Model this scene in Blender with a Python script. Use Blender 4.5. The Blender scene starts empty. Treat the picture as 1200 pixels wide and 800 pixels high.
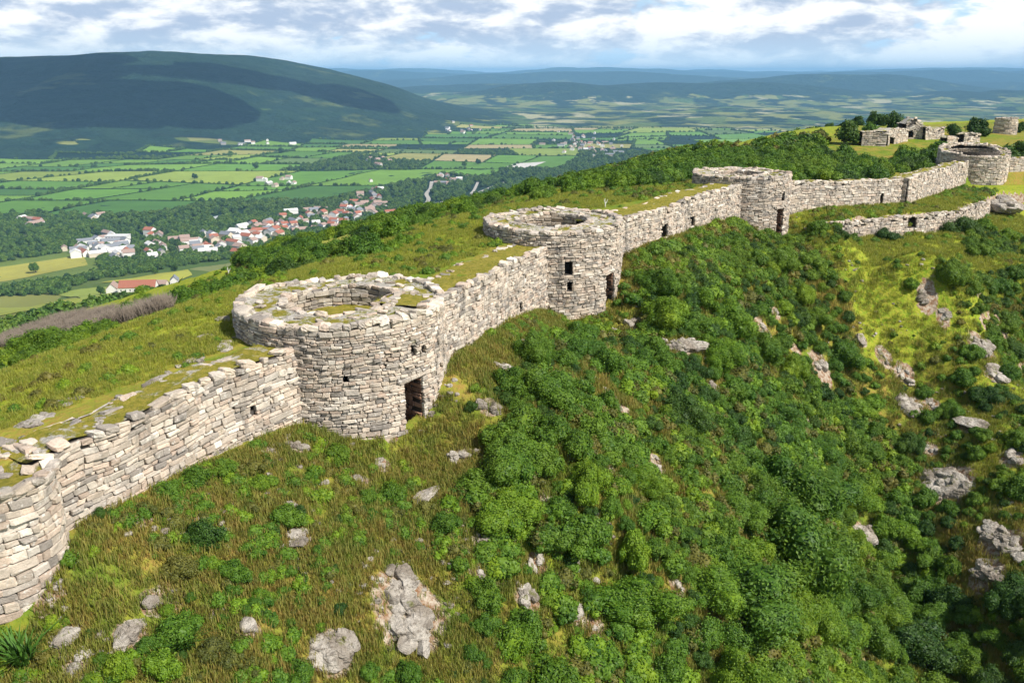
import bpy, math, random
from mathutils import Vector, Quaternion
import numpy as np
random.seed(11)
rng = np.random.default_rng(11)
SC = bpy.context.scene
COL = SC.collection
F, TH = 1000.0, math.radians(17.5)          # focal length in px of a 1200 px wide frame, pitch down
CT, ST = math.cos(TH), math.sin(TH)

# ------------------------------------------------------------------ numbers
def hsh(ix, iy, seed):
    n = (ix.astype(np.int64) * 374761393 + iy.astype(np.int64) * 668265263 + seed * 974711) & 0x7fffffff
    n = ((n ^ (n >> 13)) * 1274126177) & 0x7fffffff
    n = ((n ^ (n >> 16)) * 69069 + 12345) & 0x7fffffff
    return (n & 0xffffff) / float(0xffffff)

def vnoise(x, y, seed=0):
    x = np.asarray(x, float); y = np.asarray(y, float)
    ix = np.floor(x); iy = np.floor(y)
    fx = x - ix; fy = y - iy
    fx = fx * fx * (3 - 2 * fx); fy = fy * fy * (3 - 2 * fy)
    ix = ix.astype(np.int64); iy = iy.astype(np.int64)
    a = hsh(ix, iy, seed); b = hsh(ix + 1, iy, seed); c = hsh(ix, iy + 1, seed); d = hsh(ix + 1, iy + 1, seed)
    return (a * (1 - fx) + b * fx) * (1 - fy) + (c * (1 - fx) + d * fx) * fy

def fbm(x, y, o=4, seed=0):
    s = 0; a = 0.5; t = 0
    for k in range(o):
        s = s + a * vnoise(x, y, seed + k * 17); t += a
        c, sn = 1.62, 1.18
        x, y = x * c - y * sn, x * sn + y * c; a *= 0.5
    return s / t - 0.5                       # about -0.5 .. 0.5

def sstep(a, b, x):
    t = np.clip((x - a) / (b - a), 0, 1)
    return t * t * (3 - 2 * t)

# ------------------------------------------------------------------ terrain
# near foot of the wall line: x, y, ground at its foot, ground behind its top
WL = [(-2000, -3390, -14, -9.6), (-60, -58, -13.6, -9.6), (-15, 14, -13.1, -9.7), (-12.2, 20.7, -11.75, -9.6), (-7.4, 28.9, -11.75, -9.45),
      (-2.9, 32.5, -10.85, -8.55), (1.85, 46, -12.1, -9.05), (6.3, 50, -10.2, -8.5), (18.3, 69, -11.1, -8.75),
      (23.4, 73, -11.2, -10.2), (38, 82, -12.0, -10.7), (52.4, 99.6, -12.4, -11.0), (58, 100.5, -12.5, -11.2), (84, 108, -12.8, -11.2), (2000, 620, -14, -12)]
BL = [(-2001, -3388), (-60, -54), (-16.5, 16), (-14.4, 21.5), (-9.6, 31), (-6.9, 36.5), (-.8, 47), (1, 53.5), (15.5, 71), (20, 78), (40, 118), (66, 166), (98, 196), (170, 228), (420, 262), (2500, 900)]
WL = np.array(WL, float); BL = np.array(BL, float)

def poly_dist(x, y, P):
    best = np.full(x.shape, 1e18); sgn = np.zeros(x.shape)
    for i in range(len(P) - 1):
        ax, ay = P[i][:2]; bx, by = P[i + 1][:2]
        dx, dy = bx - ax, by - ay; L2 = dx * dx + dy * dy
        t = np.clip(((x - ax) * dx + (y - ay) * dy) / L2, 0, 1)
        qx = x - ax - t * dx; qy = y - ay - t * dy
        d2 = qx * qx + qy * qy
        cr = (x - ax) * dy - (y - ay) * dx              # > 0 on the right-hand side
        m = d2 < best - 1e-9
        best = np.where(m, d2, best); sgn = np.where(m, np.where(cr >= 0, 1.0, -1.0), sgn)
    return np.sqrt(best) * sgn

_ip = []
for _i in range(1, len(WL) - 2):
    _a, _b = WL[_i], WL[_i + 1]
    _n = max(2, int(np.hypot(*(_b - _a)[:2]) / 3.0))
    for _k in range(_n):
        _ip.append(_a + (_b - _a) * _k / _n)
_ip = np.array(_ip)

def along(x, y):
    sw = np.zeros(x.shape); sb = np.zeros(x.shape); sf = np.zeros(x.shape)
    for px, py, pb, pf in _ip:
        w = 1.0 / (((x - px) ** 2 + (y - py) ** 2 + 0.6) ** 2)
        sw += w; sb += w * pb; sf += w * pf
    return sb / sw, sf / sw

FN = np.array([(0, 0), (4, -.25), (7, -.8), (11, -2.2), (15, -4.0), (20, -6.2), (30, -10.8), (45, -16.5), (67, -24.0), (154, -54), (415, -122), (700, -173), (1000, -213), (1300, -225), (1600, -225)], float)
FD = np.array([(0, 0), (5, -.15), (10, -.55), (15, -1.3), (20, -2.6), (30, -5.2), (45, -9.6), (67, -17.0), (154, -50), (415, -120), (700, -172), (1000, -213), (1300, -225), (1600, -225)], float)
FS = np.array([(0, 0), (.8, .12), (2, .55), (5, 1.9), (10, 5.0), (20, 12.2), (60, 42), (140, 95), (400, 190), (900, 230), (5000, 232)], float)

FT = np.array([(0, 0), (3.95, .22), (4.5, 1.85), (9, 2.6), (13, 3.9), (20, 9.2), (60, 42), (140, 95), (400, 190), (900, 230), (5000, 232)], float)
DIPS = [(-3.4, 28.6, 3.4, 1.15), (5.6, 46.2, 3.6, 1.55), (22.4, 69.0, 3.6, 2.3), (-12.6, 16.4, 2.6, .8)]
GULLY = [(13, 62), (21, 56), (20.5, 42), (19, 33), (18, 20), (17, 5)]
SPUR = [(25, 66), (32, 59), (33.5, 52), (31, 44), (29, 35), (28, 20)]
TOWERS = {'t1': (-6.7, 32.46, 4.0), 't2': (2.4, 49.85, 4.0), 't3': (19.4, 72.95, 4.0), 't4': (54.9, 103.5, 3.8)}

def mountain(x, y):
    rx = [-9000, -5200, -3600, -2600, -2150, -1980, -1850, -1600, -1300, -1050, -840, -640, -420, -150, 80, 9000]
    rh = [120, 190, 245, 264, 280, 302, 314, 308, 276, 228, 194, 148, 66, 10, 0, 0]
    xs = x + 150 * fbm(y / 700., x / 700., 3, 5); h = sum(np.interp(xs + o, rx, rh) for o in (-170, -100, -35, 35, 100, 170)) / 6 * (1 + .05 * fbm(x / 260., y / 900., 4, 6))
    yf = np.interp(x, [-4000, -1400, -600, -400, -100, 100], [2000, 2350, 3050, 3350, 3750, 4000]) + 240 * fbm(x / 420., y / 420., 3, 9)
    yr = 4300 + 200 * fbm(x / 700., y * 0, 2, 21)
    t = np.clip((y - yf) / (yr - yf), 0, 1)
    up = 0.55 * (t * t * (3 - 2 * t)) + 0.45 * t ** 1.15
    dn = 1 - sstep(yr + 300, yr + 2600, y)
    out = h * up * dn * (1 + (0.34 * fbm(x / 520., y / 900., 4, 31) + .30 * (.16 - np.abs(fbm(x / 330., y / 800., 4, 37)))) * np.minimum(t * 3, 1) * (1 - sstep(.75, 1, t)))
    return out

def valley(x, y):
    r = np.hypot(x, y)
    z = -232 + 5 * fbm(x / 420., y / 420., 3, 41) * sstep(500, 1500, r)
    z = z + mountain(x, y)
    # low rolling ground and wooded hills beyond the mountain's foot
    a = sstep(3000, 7000, r)
    z = z + a * 120 * np.maximum(fbm(x / 1300., y / 1000., 5, 51) + .08, 0) * 1.6
    z = z + 95 * np.exp(-((x - 1900) / 1500.) ** 2 - ((y - 8200) / 1300.) ** 2) + 60 * np.exp(-((x - 300) / 900.) ** 2 - ((y - 7200) / 700.) ** 2)
    f = sstep(9000, 19000, r)
    n = fbm(x / 5200., y / 3000., 4, 61)
    z = z + f * (120 + 430 * np.maximum(n + .03, 0))
    # ridge after ridge towards the horizon
    for x0, y0, hw, dp, ht, sd in ((1700, 7600, 1500, 480, 165, 1), (-300, 8800, 1700, 500, 120, 2), (3300, 9500, 1800, 700, 205, 3), (900, 12500, 3200, 900, 232, 4), (6000, 13500, 2600, 1000, 262, 5), (-2200, 15500, 2600, 1000, 245, 6), (2200, 19000, 3300, 1200, 318, 7), (9500, 19500, 4200, 1400, 300, 8), (-5000, 21000, 5200, 1500, 255, 9)):
        m = (np.abs(x - x0) < 1.9 * hw) & (np.abs(y - y0) < 900 + 2.6 * dp)
        if not m.any(): continue
        xx, yy = x[m], y[m]
        w = np.exp(-np.abs((xx - x0) / hw) ** 2.6) * np.exp(-np.abs((yy - y0 - 900 * fbm(xx / 1800., xx * 0 + sd, 2, sd)) / dp) ** 2.)
        z[m] = np.maximum(z[m], -232 + ht * w * (1 + .55 * fbm(xx / 1300., yy / 1300. + sd, 4, 70 + sd)))
    return np.minimum(z, 112)

def hz(x, y, rough=True):
    x = np.asarray(x, float); y = np.asarray(y, float)
    shp = x.shape; x = x.ravel(); y = y.ravel()
    z = valley(x, y)
    r = np.hypot(x, y)
    m = r < 3200
    X, Y = x[m], y[m]
    s = poly_dist(X, Y, WL)
    d = -poly_dist(X, Y, BL)
    b, f = along(X, Y)
    n1 = fbm(X / 7., Y / 7., 4, 71)
    wt = sstep(23.5, 27.5, X) * sstep(54, 62, Y)
    zf = b - (1 - wt) * np.interp(np.maximum(s, 0), FS[:, 0], FS[:, 1]) - wt * np.interp(np.maximum(s, 0), FT[:, 0], FT[:, 1])
    for qx, qy, qs, qd in DIPS:
        zf = zf - qd * np.exp(-((X - qx) ** 2 + (Y - qy) ** 2) / (qs * qs))
    # the slope: a gully, a spur, rounded shoulders and small humps
    g = np.abs(poly_dist(X, Y, np.array(GULLY, float)))
    sp = np.abs(poly_dist(X, Y, np.array(SPUR, float)))
    on = sstep(2, 9, s) * (1 - .9 * wt * (1 - sstep(10, 16, s)))
    zf = zf - on * 5.2 * np.exp(-(g / 5.0) ** 2) * sstep(60, 46, Y) + on * 5.0 * np.exp(-(sp / 4.6) ** 2) - on * .06 * np.maximum(s - 8, 0)
    rid = np.abs(fbm((X * .55 - Y * .83) / 30., (X * .83 + Y * .55) / 8., 3, 81))
    zf = zf + on * (2.0 * n1 + 2.2 * (0.18 - rid))
    if rough:
        zf = zf + (0.12 + .5 * sstep(1, 6, s)) * fbm(X / 1.7, Y / 1.7, 4, 91) * sstep(.3, 2.0, s)
    wn = 1 - sstep(48, 84, Y + .35 * X)
    zb = f + (1 - wn) * np.interp(np.maximum(d, 0), FD[:, 0], FD[:, 1]) + wn * np.interp(np.maximum(d, 0), FN[:, 0], FN[:, 1])
    zb = zb + 1.9 * np.exp(-((X - 62) / 30.) ** 2 - ((Y - 150) / 26.) ** 2) * (1 - sstep(0, 40, d))
    und = sstep(8, 60, d)
    zb = zb + und * ((1.5 + 3.5 * sstep(60, 140, d)) * fbm(X / 48., Y / 48., 4, 101)) + sstep(60, 200, d) * 16 * fbm(X / 170., Y / 170., 3, 111)
    if rough:
        zb = zb + .22 * fbm(X / 2.2, Y / 2.2, 4, 121) * (1 + 2 * sstep(3, 15, d)) - .05
    t = sstep(.75, .3, -s)
    zz = zb * (1 - t) + zf * t
    for tx, ty, tr in TOWERS.values():
        q = np.hypot(X - tx, Y - ty)
        zz = np.where(q < tr - .28, np.minimum(zz, -13.0), zz)
    edge = sstep(2600, 3200, np.hypot(X, Y))
    z[m] = np.maximum(zz * (1 - edge) + -240 * edge, z[m])
    return z.reshape(shp)

def ray(u, v):
    u = np.asarray(u, float); v = np.asarray(v, float)
    a = (u - 600) / F; b = (400 - v) / F
    return a, CT + b * ST, -ST + b * CT

def hit(u, v, tmin=8., tmax=7000., n=900):
    """where the sight line through a point of the photograph meets the ground"""
    u = np.atleast_1d(np.asarray(u, float)); v = np.atleast_1d(np.asarray(v, float))
    dx, dy, dz = ray(u, v)
    ts = tmin * (tmax / tmin) ** (np.arange(n) / (n - 1.0))
    X = dx[:, None] * ts; Y = dy[:, None] * ts; Z = dz[:, None] * ts
    H = hz(X, Y)
    below = Z < H
    k = np.argmax(below, 1); ok = below.any(1)
    k = np.maximum(k, 1); i = np.arange(len(u))
    g0 = Z[i, k - 1] - H[i, k - 1]; g1 = Z[i, k] - H[i, k]
    w = np.clip(g0 / np.maximum(g0 - g1, 1e-9), 0, 1)
    t = ts[k - 1] + (ts[k] - ts[k - 1]) * w
    x, y = dx * t, dy * t
    return x, y, hz(x, y), t, ok

def pix(x, y, z):
    zc = CT * y - ST * z
    return 600 + F * x / zc, 400 - F * (ST * y + CT * z) / zc, zc

# ------------------------------------------------------------------ mesh helpers
def mesh_np(name, V, Q=None, mats=(), T=None, smooth=True, cols=None, mi=None, attrs=None):
    V = np.asarray(V, np.float32)
    me = bpy.data.meshes.new(name)
    loops = []; starts = []; tot = []; n = 0
    if Q is not None and len(Q):
        Q = np.asarray(Q, np.int32); loops.append(Q.ravel()); starts.append(np.arange(len(Q)) * 4); tot.append(np.full(len(Q), 4)); n = len(Q) * 4
    if T is not None and len(T):
        T = np.asarray(T, np.int32); loops.append(T.ravel()); starts.append(n + np.arange(len(T)) * 3); tot.append(np.full(len(T), 3))
    me.vertices.add(len(V)); me.vertices.foreach_set('co', V.ravel())
    if loops:
        L = np.concatenate(loops).astype(np.int32); S = np.concatenate(starts).astype(np.int32); Tt = np.concatenate(tot).astype(np.int32)
        me.loops.add(len(L)); me.loops.foreach_set('vertex_index', L)
        me.polygons.add(len(S)); me.polygons.foreach_set('loop_start', S); me.polygons.foreach_set('loop_total', Tt)
        if mi is not None:
            me.polygons.foreach_set('material_index', np.asarray(mi, np.int32))
        me.polygons.foreach_set('use_smooth', np.full(len(S), bool(smooth)))
    for m in mats: me.materials.append(m)
    if cols is not None:
        c = np.ones((len(V), 4), np.float32); c[:, :3] = cols
        at = me.color_attributes.new('Col', 'FLOAT_COLOR', 'POINT'); at.data.foreach_set('color', c.ravel())
    for k, a in (attrs or {}).items():
        at = me.attributes.new(k, 'FLOAT', 'POINT'); at.data.foreach_set('value', np.asarray(a, np.float32))
    me.update(calc_edges=True); me.validate(clean_customdata=False)
    return me

def link(name, me, parent=None, loc=None):
    o = bpy.data.objects.new(name, me); COL.objects.link(o)
    if parent is not None: o.parent = parent
    if loc is not None: o.location = loc
    return o

def tag(o, label=None, cat=None, group=None, kind=None):
    if label: o['label'] = label
    if cat: o['category'] = cat
    if group: o['group'] = group
    if kind: o['kind'] = kind
    return o

def thing(name, label, cat, loc=(0, 0, 0), group=None, kind='thing'):
    o = bpy.data.objects.new(name, None); COL.objects.link(o); o.location = loc; o.empty_display_size = .2
    return tag(o, label, cat, group, kind)

def part(name, me, parent):
    """a mesh given in scene coordinates, parented to a thing whose base is elsewhere"""
    L = np.array(parent.location if parent.parent is None else parent.parent.location, np.float32)
    co = np.empty(len(me.vertices) * 3, np.float32); me.vertices.foreach_get('co', co)
    co = co.reshape(-1, 3) - L
    me.vertices.foreach_set('co', co.ravel()); me.update()
    return link(name, me, parent)

def grid_faces(nu, nv, closed=False):
    i = np.arange(nu - (0 if closed else 1)); j = np.arange(nv - 1)
    I, J = np.meshgrid(i, j, indexing='ij')
    I2 = (I + 1) % nu
    return np.stack([I * nv + J, I2 * nv + J, I2 * nv + J + 1, I * nv + J + 1], -1).reshape(-1, 4)

def cube_pts(n=5):
    """a cube's surface as n x n points a side, merged"""
    g = np.linspace(-1, 1, n); key = {}; V = []; Q = []
    def vid(p):
        k = tuple(np.round(p, 4))
        if k not in key: key[k] = len(V); V.append(p)
        return key[k]
    for ax in range(3):
        for sg in (-1, 1):
            a1, a2 = (ax + 1) % 3, (ax + 2) % 3
            for i in range(n - 1):
                for j in range(n - 1):
                    q = []
                    for (p, r) in ((i, j), (i + 1, j), (i + 1, j + 1), (i, j + 1)):
                        c = np.zeros(3); c[ax] = sg; c[a1] = g[p]; c[a2] = g[r]; q.append(vid(c))
                    if sg < 0: q.reverse()
                    Q.append(q)
    return np.array(V), np.array(Q)

def superbox(n=5, k=5.):
    V, Q = cube_pts(n)
    return V / (np.sum(np.abs(V) ** k, 1) ** (1 / k))[:, None], Q

# ------------------------------------------------------------------ materials
def mat(name):
    m = bpy.data.materials.new(name); m.use_nodes = True
    nt = m.node_tree; nt.nodes.clear()
    return m, nt

class N:
    def __init__(s, nt): s.nt = nt
    def __call__(s, t, **kw):
        n = s.nt.nodes.new(t)
        for k, v in kw.items():
            if k.startswith('i_'):
                key = k[2:]; key = int(key) if key.isdigit() else key.replace('_', ' ')
                if hasattr(v, 'is_output') or isinstance(v, bpy.types.NodeSocket): s.nt.links.new(v, n.inputs[key])
                else: n.inputs[key].default_value = v
            else: setattr(n, k, v)
        return n
    def math(s, op, a, b=0.0, clamp=False):
        n = s.nt.nodes.new('ShaderNodeMath'); n.operation = op; n.use_clamp = clamp
        for i, v in enumerate((a, b)):
            if isinstance(v, bpy.types.NodeSocket): s.nt.links.new(v, n.inputs[i])
            else: n.inputs[i].default_value = v
        return n.outputs[0]
    def noise(s, vec, scale, detail=4., rough=.55, dist=0.0, w=None):
        n = s.nt.nodes.new('ShaderNodeTexNoise')
        s.nt.links.new(vec, n.inputs['Vector']); n.inputs['Scale'].default_value = scale
        n.inputs['Detail'].default_value = detail; n.inputs['Roughness'].default_value = rough; n.inputs['Distortion'].default_value = dist
        return n.outputs[0]
    def ramp(s, fac, lo, hi):
        n = s.nt.nodes.new('ShaderNodeMapRange'); n.interpolation_type = 'SMOOTHSTEP'
        s.nt.links.new(fac, n.inputs[0]); n.inputs[1].default_value = lo; n.inputs[2].default_value = hi
        return n.outputs[0]
    def mix(s, fac, a, b, mode='MIX'):
        n = s.nt.nodes.new('ShaderNodeMix'); n.data_type = 'RGBA'; n.blend_type = mode
        for sock, v in ((n.inputs[0], fac), (n.inputs[6], a), (n.inputs[7], b)):
            if isinstance(v, bpy.types.NodeSocket): s.nt.links.new(v, sock)
            elif isinstance(v, (int, float)): sock.default_value = v
            else: sock.default_value = (v[0], v[1], v[2], 1)
        return n.outputs[2]
    def val(s, col, v):
        """scale a colour's brightness by a value socket"""
        n = s.nt.nodes.new('ShaderNodeVectorMath'); n.operation = 'SCALE'
        s.nt.links.new(col, n.inputs[0]); s.nt.links.new(v, n.inputs['Scale'])
        return n.outputs[0]
    def out(s, col, rough=.9, bump=None, bstr=.5, bdist=.1, spec=.2, trans=None):
        b = s.nt.nodes.new('ShaderNodeBsdfPrincipled')
        if isinstance(col, bpy.types.NodeSocket): s.nt.links.new(col, b.inputs['Base Color'])
        else: b.inputs['Base Color'].default_value = (*col, 1)
        b.inputs['Roughness'].default_value = rough; b.inputs['Specular IOR Level'].default_value = spec
        if bump is not None:
            bn = s.nt.nodes.new('ShaderNodeBump'); bn.inputs['Strength'].default_value = bstr; bn.inputs['Distance'].default_value = bdist
            s.nt.links.new(bump, bn.inputs['Height']); s.nt.links.new(bn.outputs[0], b.inputs['Normal'])
        o = s.nt.nodes.new('ShaderNodeOutputMaterial')
        sh = b.outputs[0]
        if trans:
            t = s.nt.nodes.new('ShaderNodeBsdfTranslucent')
            if isinstance(col, bpy.types.NodeSocket): s.nt.links.new(col, t.inputs[0])
            else: t.inputs[0].default_value = (*col, 1)
            mx = s.nt.nodes.new('ShaderNodeMixShader'); mx.inputs[0].default_value = trans
            s.nt.links.new(b.outputs[0], mx.inputs[1]); s.nt.links.new(t.outputs[0], mx.inputs[2]); sh = mx.outputs[0]
        s.nt.links.new(sh, o.inputs[0])

def position(n):
    return n('ShaderNodeNewGeometry').outputs['Position']

def grass_colour(n, P, jit=None):
    """dry and green grass in patches that depend only on where it grows"""
    a = n.noise(P, .16, 4, .6); b = n.noise(P, .9, 4, .6); c = n.noise(P, 5.0, 3, .6)
    f = n.math('ADD', n.math('MULTIPLY', a, .6), n.math('MULTIPLY', b, .4))
    if jit is not None: f = n.math('ADD', f, n.math('MULTIPLY', n.math('SUBTRACT', jit, .5), .22))
    dry = n.ramp(f, .42, .62)
    g = n.mix(n.ramp(b, .35, .65), (.11, .175, .018), (.185, .225, .022))
    y = n.mix(n.ramp(c, .35, .65), (.235, .225, .035), (.285, .185, .050))
    col = n.mix(dry, g, y)
    return col, a, b, c, dry

def lush_colour(n, b, c):
    return n.mix(n.ramp(c, .35, .7), n.mix(n.ramp(b, .36, .64), (.145, .235, .016), (.245, .295, .024)), (.31, .305, .036))

def stone_mat(name, tint=(1, 1, 1)):
    m, nt = mat(name); n = N(nt)
    P = position(n)
    at = n('ShaderNodeAttribute', attribute_name='Col').outputs['Color']
    a = n.noise(P, 3.2, 5, .65); b = n.noise(P, 22., 4, .7); l = n.noise(P, 1.1, 4, .6)
    col = n.val(at, n.math('ADD', n.math('MULTIPLY', a, .75), n.math('ADD', n.math('MULTIPLY', b, .7), .30)))
    col = n.mix(n.math('MULTIPLY', n.ramp(l, .54, .70), .38), col, (.20, .185, .165))        # weathered grey
    col = n.mix(n.math('MULTIPLY', n.ramp(n.noise(P, 6.5, 4, .65), .58, .66), .75), col, (.62, .585, .52))   # pale lichen
    st = n('ShaderNodeMapping', i_Vector=P); st.inputs['Scale'].default_value = (1.6, 1.6, .35)
    col = n.mix(n.math('MULTIPLY', n.ramp(n.noise(st.outputs[0], 1.3, 5, .65), .52, .68), .62), col, (.13, .12, .105))
    col = n.mix(n.math('MULTIPLY', n.ramp(n.noise(P, 2.1, 5, .7), .63, .70), .5), col, (.17, .16, .04))
    col = n.mix(1.0, col, tint, 'MULTIPLY')
    n.out(col, .92, n.math('ADD', n.math('MULTIPLY', b, .6), a), .9, .05, .15)
    return m

def leaf_mat(name, c1, c2, trans=.25):
    m, nt = mat(name); n = N(nt)
    oi = n('ShaderNodeObjectInfo').outputs['Random']
    P = position(n)
    a = n.noise(P, 1.3, 3, .6); b = n('ShaderNodeNewGeometry').outputs['Random Per Island']
    f = n.math('ADD', n.math('MULTIPLY', oi, .30), n.math('ADD', n.math('MULTIPLY', a, .30), n.math('MULTIPLY', b, .55)))
    c = n.mix(n.ramp(f, .2, .95), c1, c2)
    c = n.mix(n.math('MULTIPLY', n.ramp(n.noise(P, .13, 3, .6), .42, .62), .55), c, n.mix(n.ramp(f, .2, .95), tuple(x * y for x, y in zip(c1, (1.9, 1.35, 1.))), tuple(x * y for x, y in zip(c2, (1.55, 1.15, 1.)))))
    n.out(c, .55, None, trans=trans, spec=.3)
    return m

def plain_mat(name, col, rough=.85, var=.25, scale=3.):
    m, nt = mat(name); n = N(nt)
    P = position(n); a = n.noise(P, scale, 4, .6)
    c = n.mix(a, tuple(x * (1 - var) for x in col), tuple(min(1, x * (1 + var)) for x in col))
    n.out(c, rough, a, .3, .05)
    return m

M = {}
M['stone'] = stone_mat('rubble_stone')
M['jamb'] = stone_mat('reddish_stone', (.72, .50, .42))
M['core'] = plain_mat('dark_mortar', (.085, .075, .065))
M['dark'] = plain_mat('recess_shade', (.05, .042, .035))  # lines the openings; the shade inside them is painted into this colour

def mossy_mat():
    m, nt = mat('mossy_wall_top'); n = N(nt); P = position(n)
    g, a, b, c, dry = grass_colour(n, P)
    moss = n.mix(n.ramp(c, .35, .65), (.19, .18, .02), (.30, .25, .04))
    s = n.mix(n.ramp(n.noise(P, 7., 5, .7), .3, .7), (.27, .245, .205), (.60, .56, .49))
    at = n('ShaderNodeAttribute', attribute_name='grassy').outputs['Fac']
    f = n.ramp(n.math('ADD', n.noise(P, 1.2, 5, .65), n.math('MULTIPLY', at, .5)), .62, .72)
    n.out(n.mix(f, s, moss), .95, n.noise(P, 14., 5, .7), 1.0, .08)
    return m
M['mossy'] = mossy_mat()

def rock_mat():
    m, nt = mat('limestone_rock'); n = N(nt); P = position(n)
    a = n.noise(P, .9, 6, .65); b = n.noise(P, 6., 6, .7)
    v = n('ShaderNodeTexVoronoi', feature='DISTANCE_TO_EDGE', i_Scale=1.6); nt.links.new(P, v.inputs['Vector'])
    col = n.mix(n.ramp(a, .35, .65), (.29, .245, .195), (.57, .52, .445))
    col = n.mix(n.ramp(b, .50, .70), col, (.20, .165, .13))
    bm_ = n('ShaderNodeMapping', i_Vector=P); bm_.inputs['Scale'].default_value = (.9, .9, 5.5); bm_.inputs['Rotation'].default_value = (.25, .18, 0)
    col = n.mix(n.math('MULTIPLY', n.ramp(n.noise(bm_.outputs[0], 1.6, 5, .65), .52, .62), .6), col, (.15, .125, .10))
    col = n.mix(n.math('MULTIPLY', n.ramp(n.noise(P, 2.3, 4, .6), .58, .66), .7), col, (.15, .16, .03))
    n.out(col, .95, n.math('ADD', b, n.math('ADD', n.math('MULTIPLY', n.ramp(v.outputs[0], 0, .12), .12), n.math('MULTIPLY', n.noise(bm_.outputs[0], 1.6, 5, .65), 1.1))), 1.0, .16, .1)
    return m
M['rock'] = rock_mat()

def ground_mat():
    m, nt = mat('hill_ground'); n = N(nt); P = position(n)
    g, a, b, c, dry = grass_colour(n, P)
    cov = n('ShaderNodeAttribute', attribute_name='Col')
    sep = n('ShaderNodeSeparateColor', i_Color=cov.outputs['Color'])
    wood, rock, lush = sep.outputs[0], sep.outputs[1], sep.outputs[2]
    # lush greener turf on the back slope and the spur
    l = lush_colour(n, b, c)
    g = n.mix(lush, g, l)
    # bare soil and broken stone
    e = n.mix(n.ramp(n.noise(P, 4., 5, .7), .35, .65), (.20, .105, .052), (.42, .36, .28))
    rk = n.ramp(n.math('ADD', n.math('MULTIPLY', rock, .8), n.math('MULTIPLY', n.noise(P, .75, 5, .7), .75)), .66, .74)
    g = n.mix(rk, g, e)
    # far woods and distant country
    w = n.mix(n.ramp(n.noise(P, .012, 6, .65), .3, .7), (.007, .024, .016), (.019, .044, .020))
    w = n.mix(n.ramp(n.noise(P, .0024, 4, .65), .58, .68), w, (.085, .110, .032))
    mp = n('ShaderNodeMapping', i_Vector=P); mp.inputs['Scale'].default_value = (1, .55, 1); mp.inputs['Rotation'].default_value = (0, 0, .3)
    vo = n('ShaderNodeTexVoronoi', i_Scale=.0062, i_Randomness=.9); nt.links.new(mp.outputs[0], vo.inputs['Vector'])
    sc = n('ShaderNodeSeparateColor', i_Color=vo.outputs['Color'])
    fl = n.mix(n.ramp(sc.outputs[0], .2, .8), (.07, .12, .028), (.20, .21, .055))
    fl = n.mix(n.ramp(sc.outputs[1], .82, .86), fl, (.34, .32, .17))
    far = n.mix(n.ramp(n.math('ADD', wood, n.math('MULTIPLY', n.math('SUBTRACT', n.noise(P, .0045, 4, .6), .5), 1.2)), .42, .52), fl, w)
    cm = n('ShaderNodeCameraData') if False else None
    rad = n('ShaderNodeVectorMath', operation='LENGTH', i_0=P).outputs['Value']
    g = n.mix(n.ramp(rad, 420, 700), g, far)
    h = n.math('MULTIPLY', n.math('ADD', c, n.math('MULTIPLY', b, 1.5)), .10)
    hf = n.math('ADD', n.math('MULTIPLY', n.noise(P, .045, 3, .6), 16.), n.math('MULTIPLY', n.noise(P, .008, 5, .6), 60.))
    fr_ = n.ramp(rad, 900, 1800)
    h = n.math('ADD', n.math('MULTIPLY', h, n.math('SUBTRACT', 1.0, fr_)), n.math('MULTIPLY', n.math('MULTIPLY', hf, fr_), wood))
    n.out(g, .95, h, .8, 1.0, .1)
    return m
M['ground'] = ground_mat()
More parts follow.
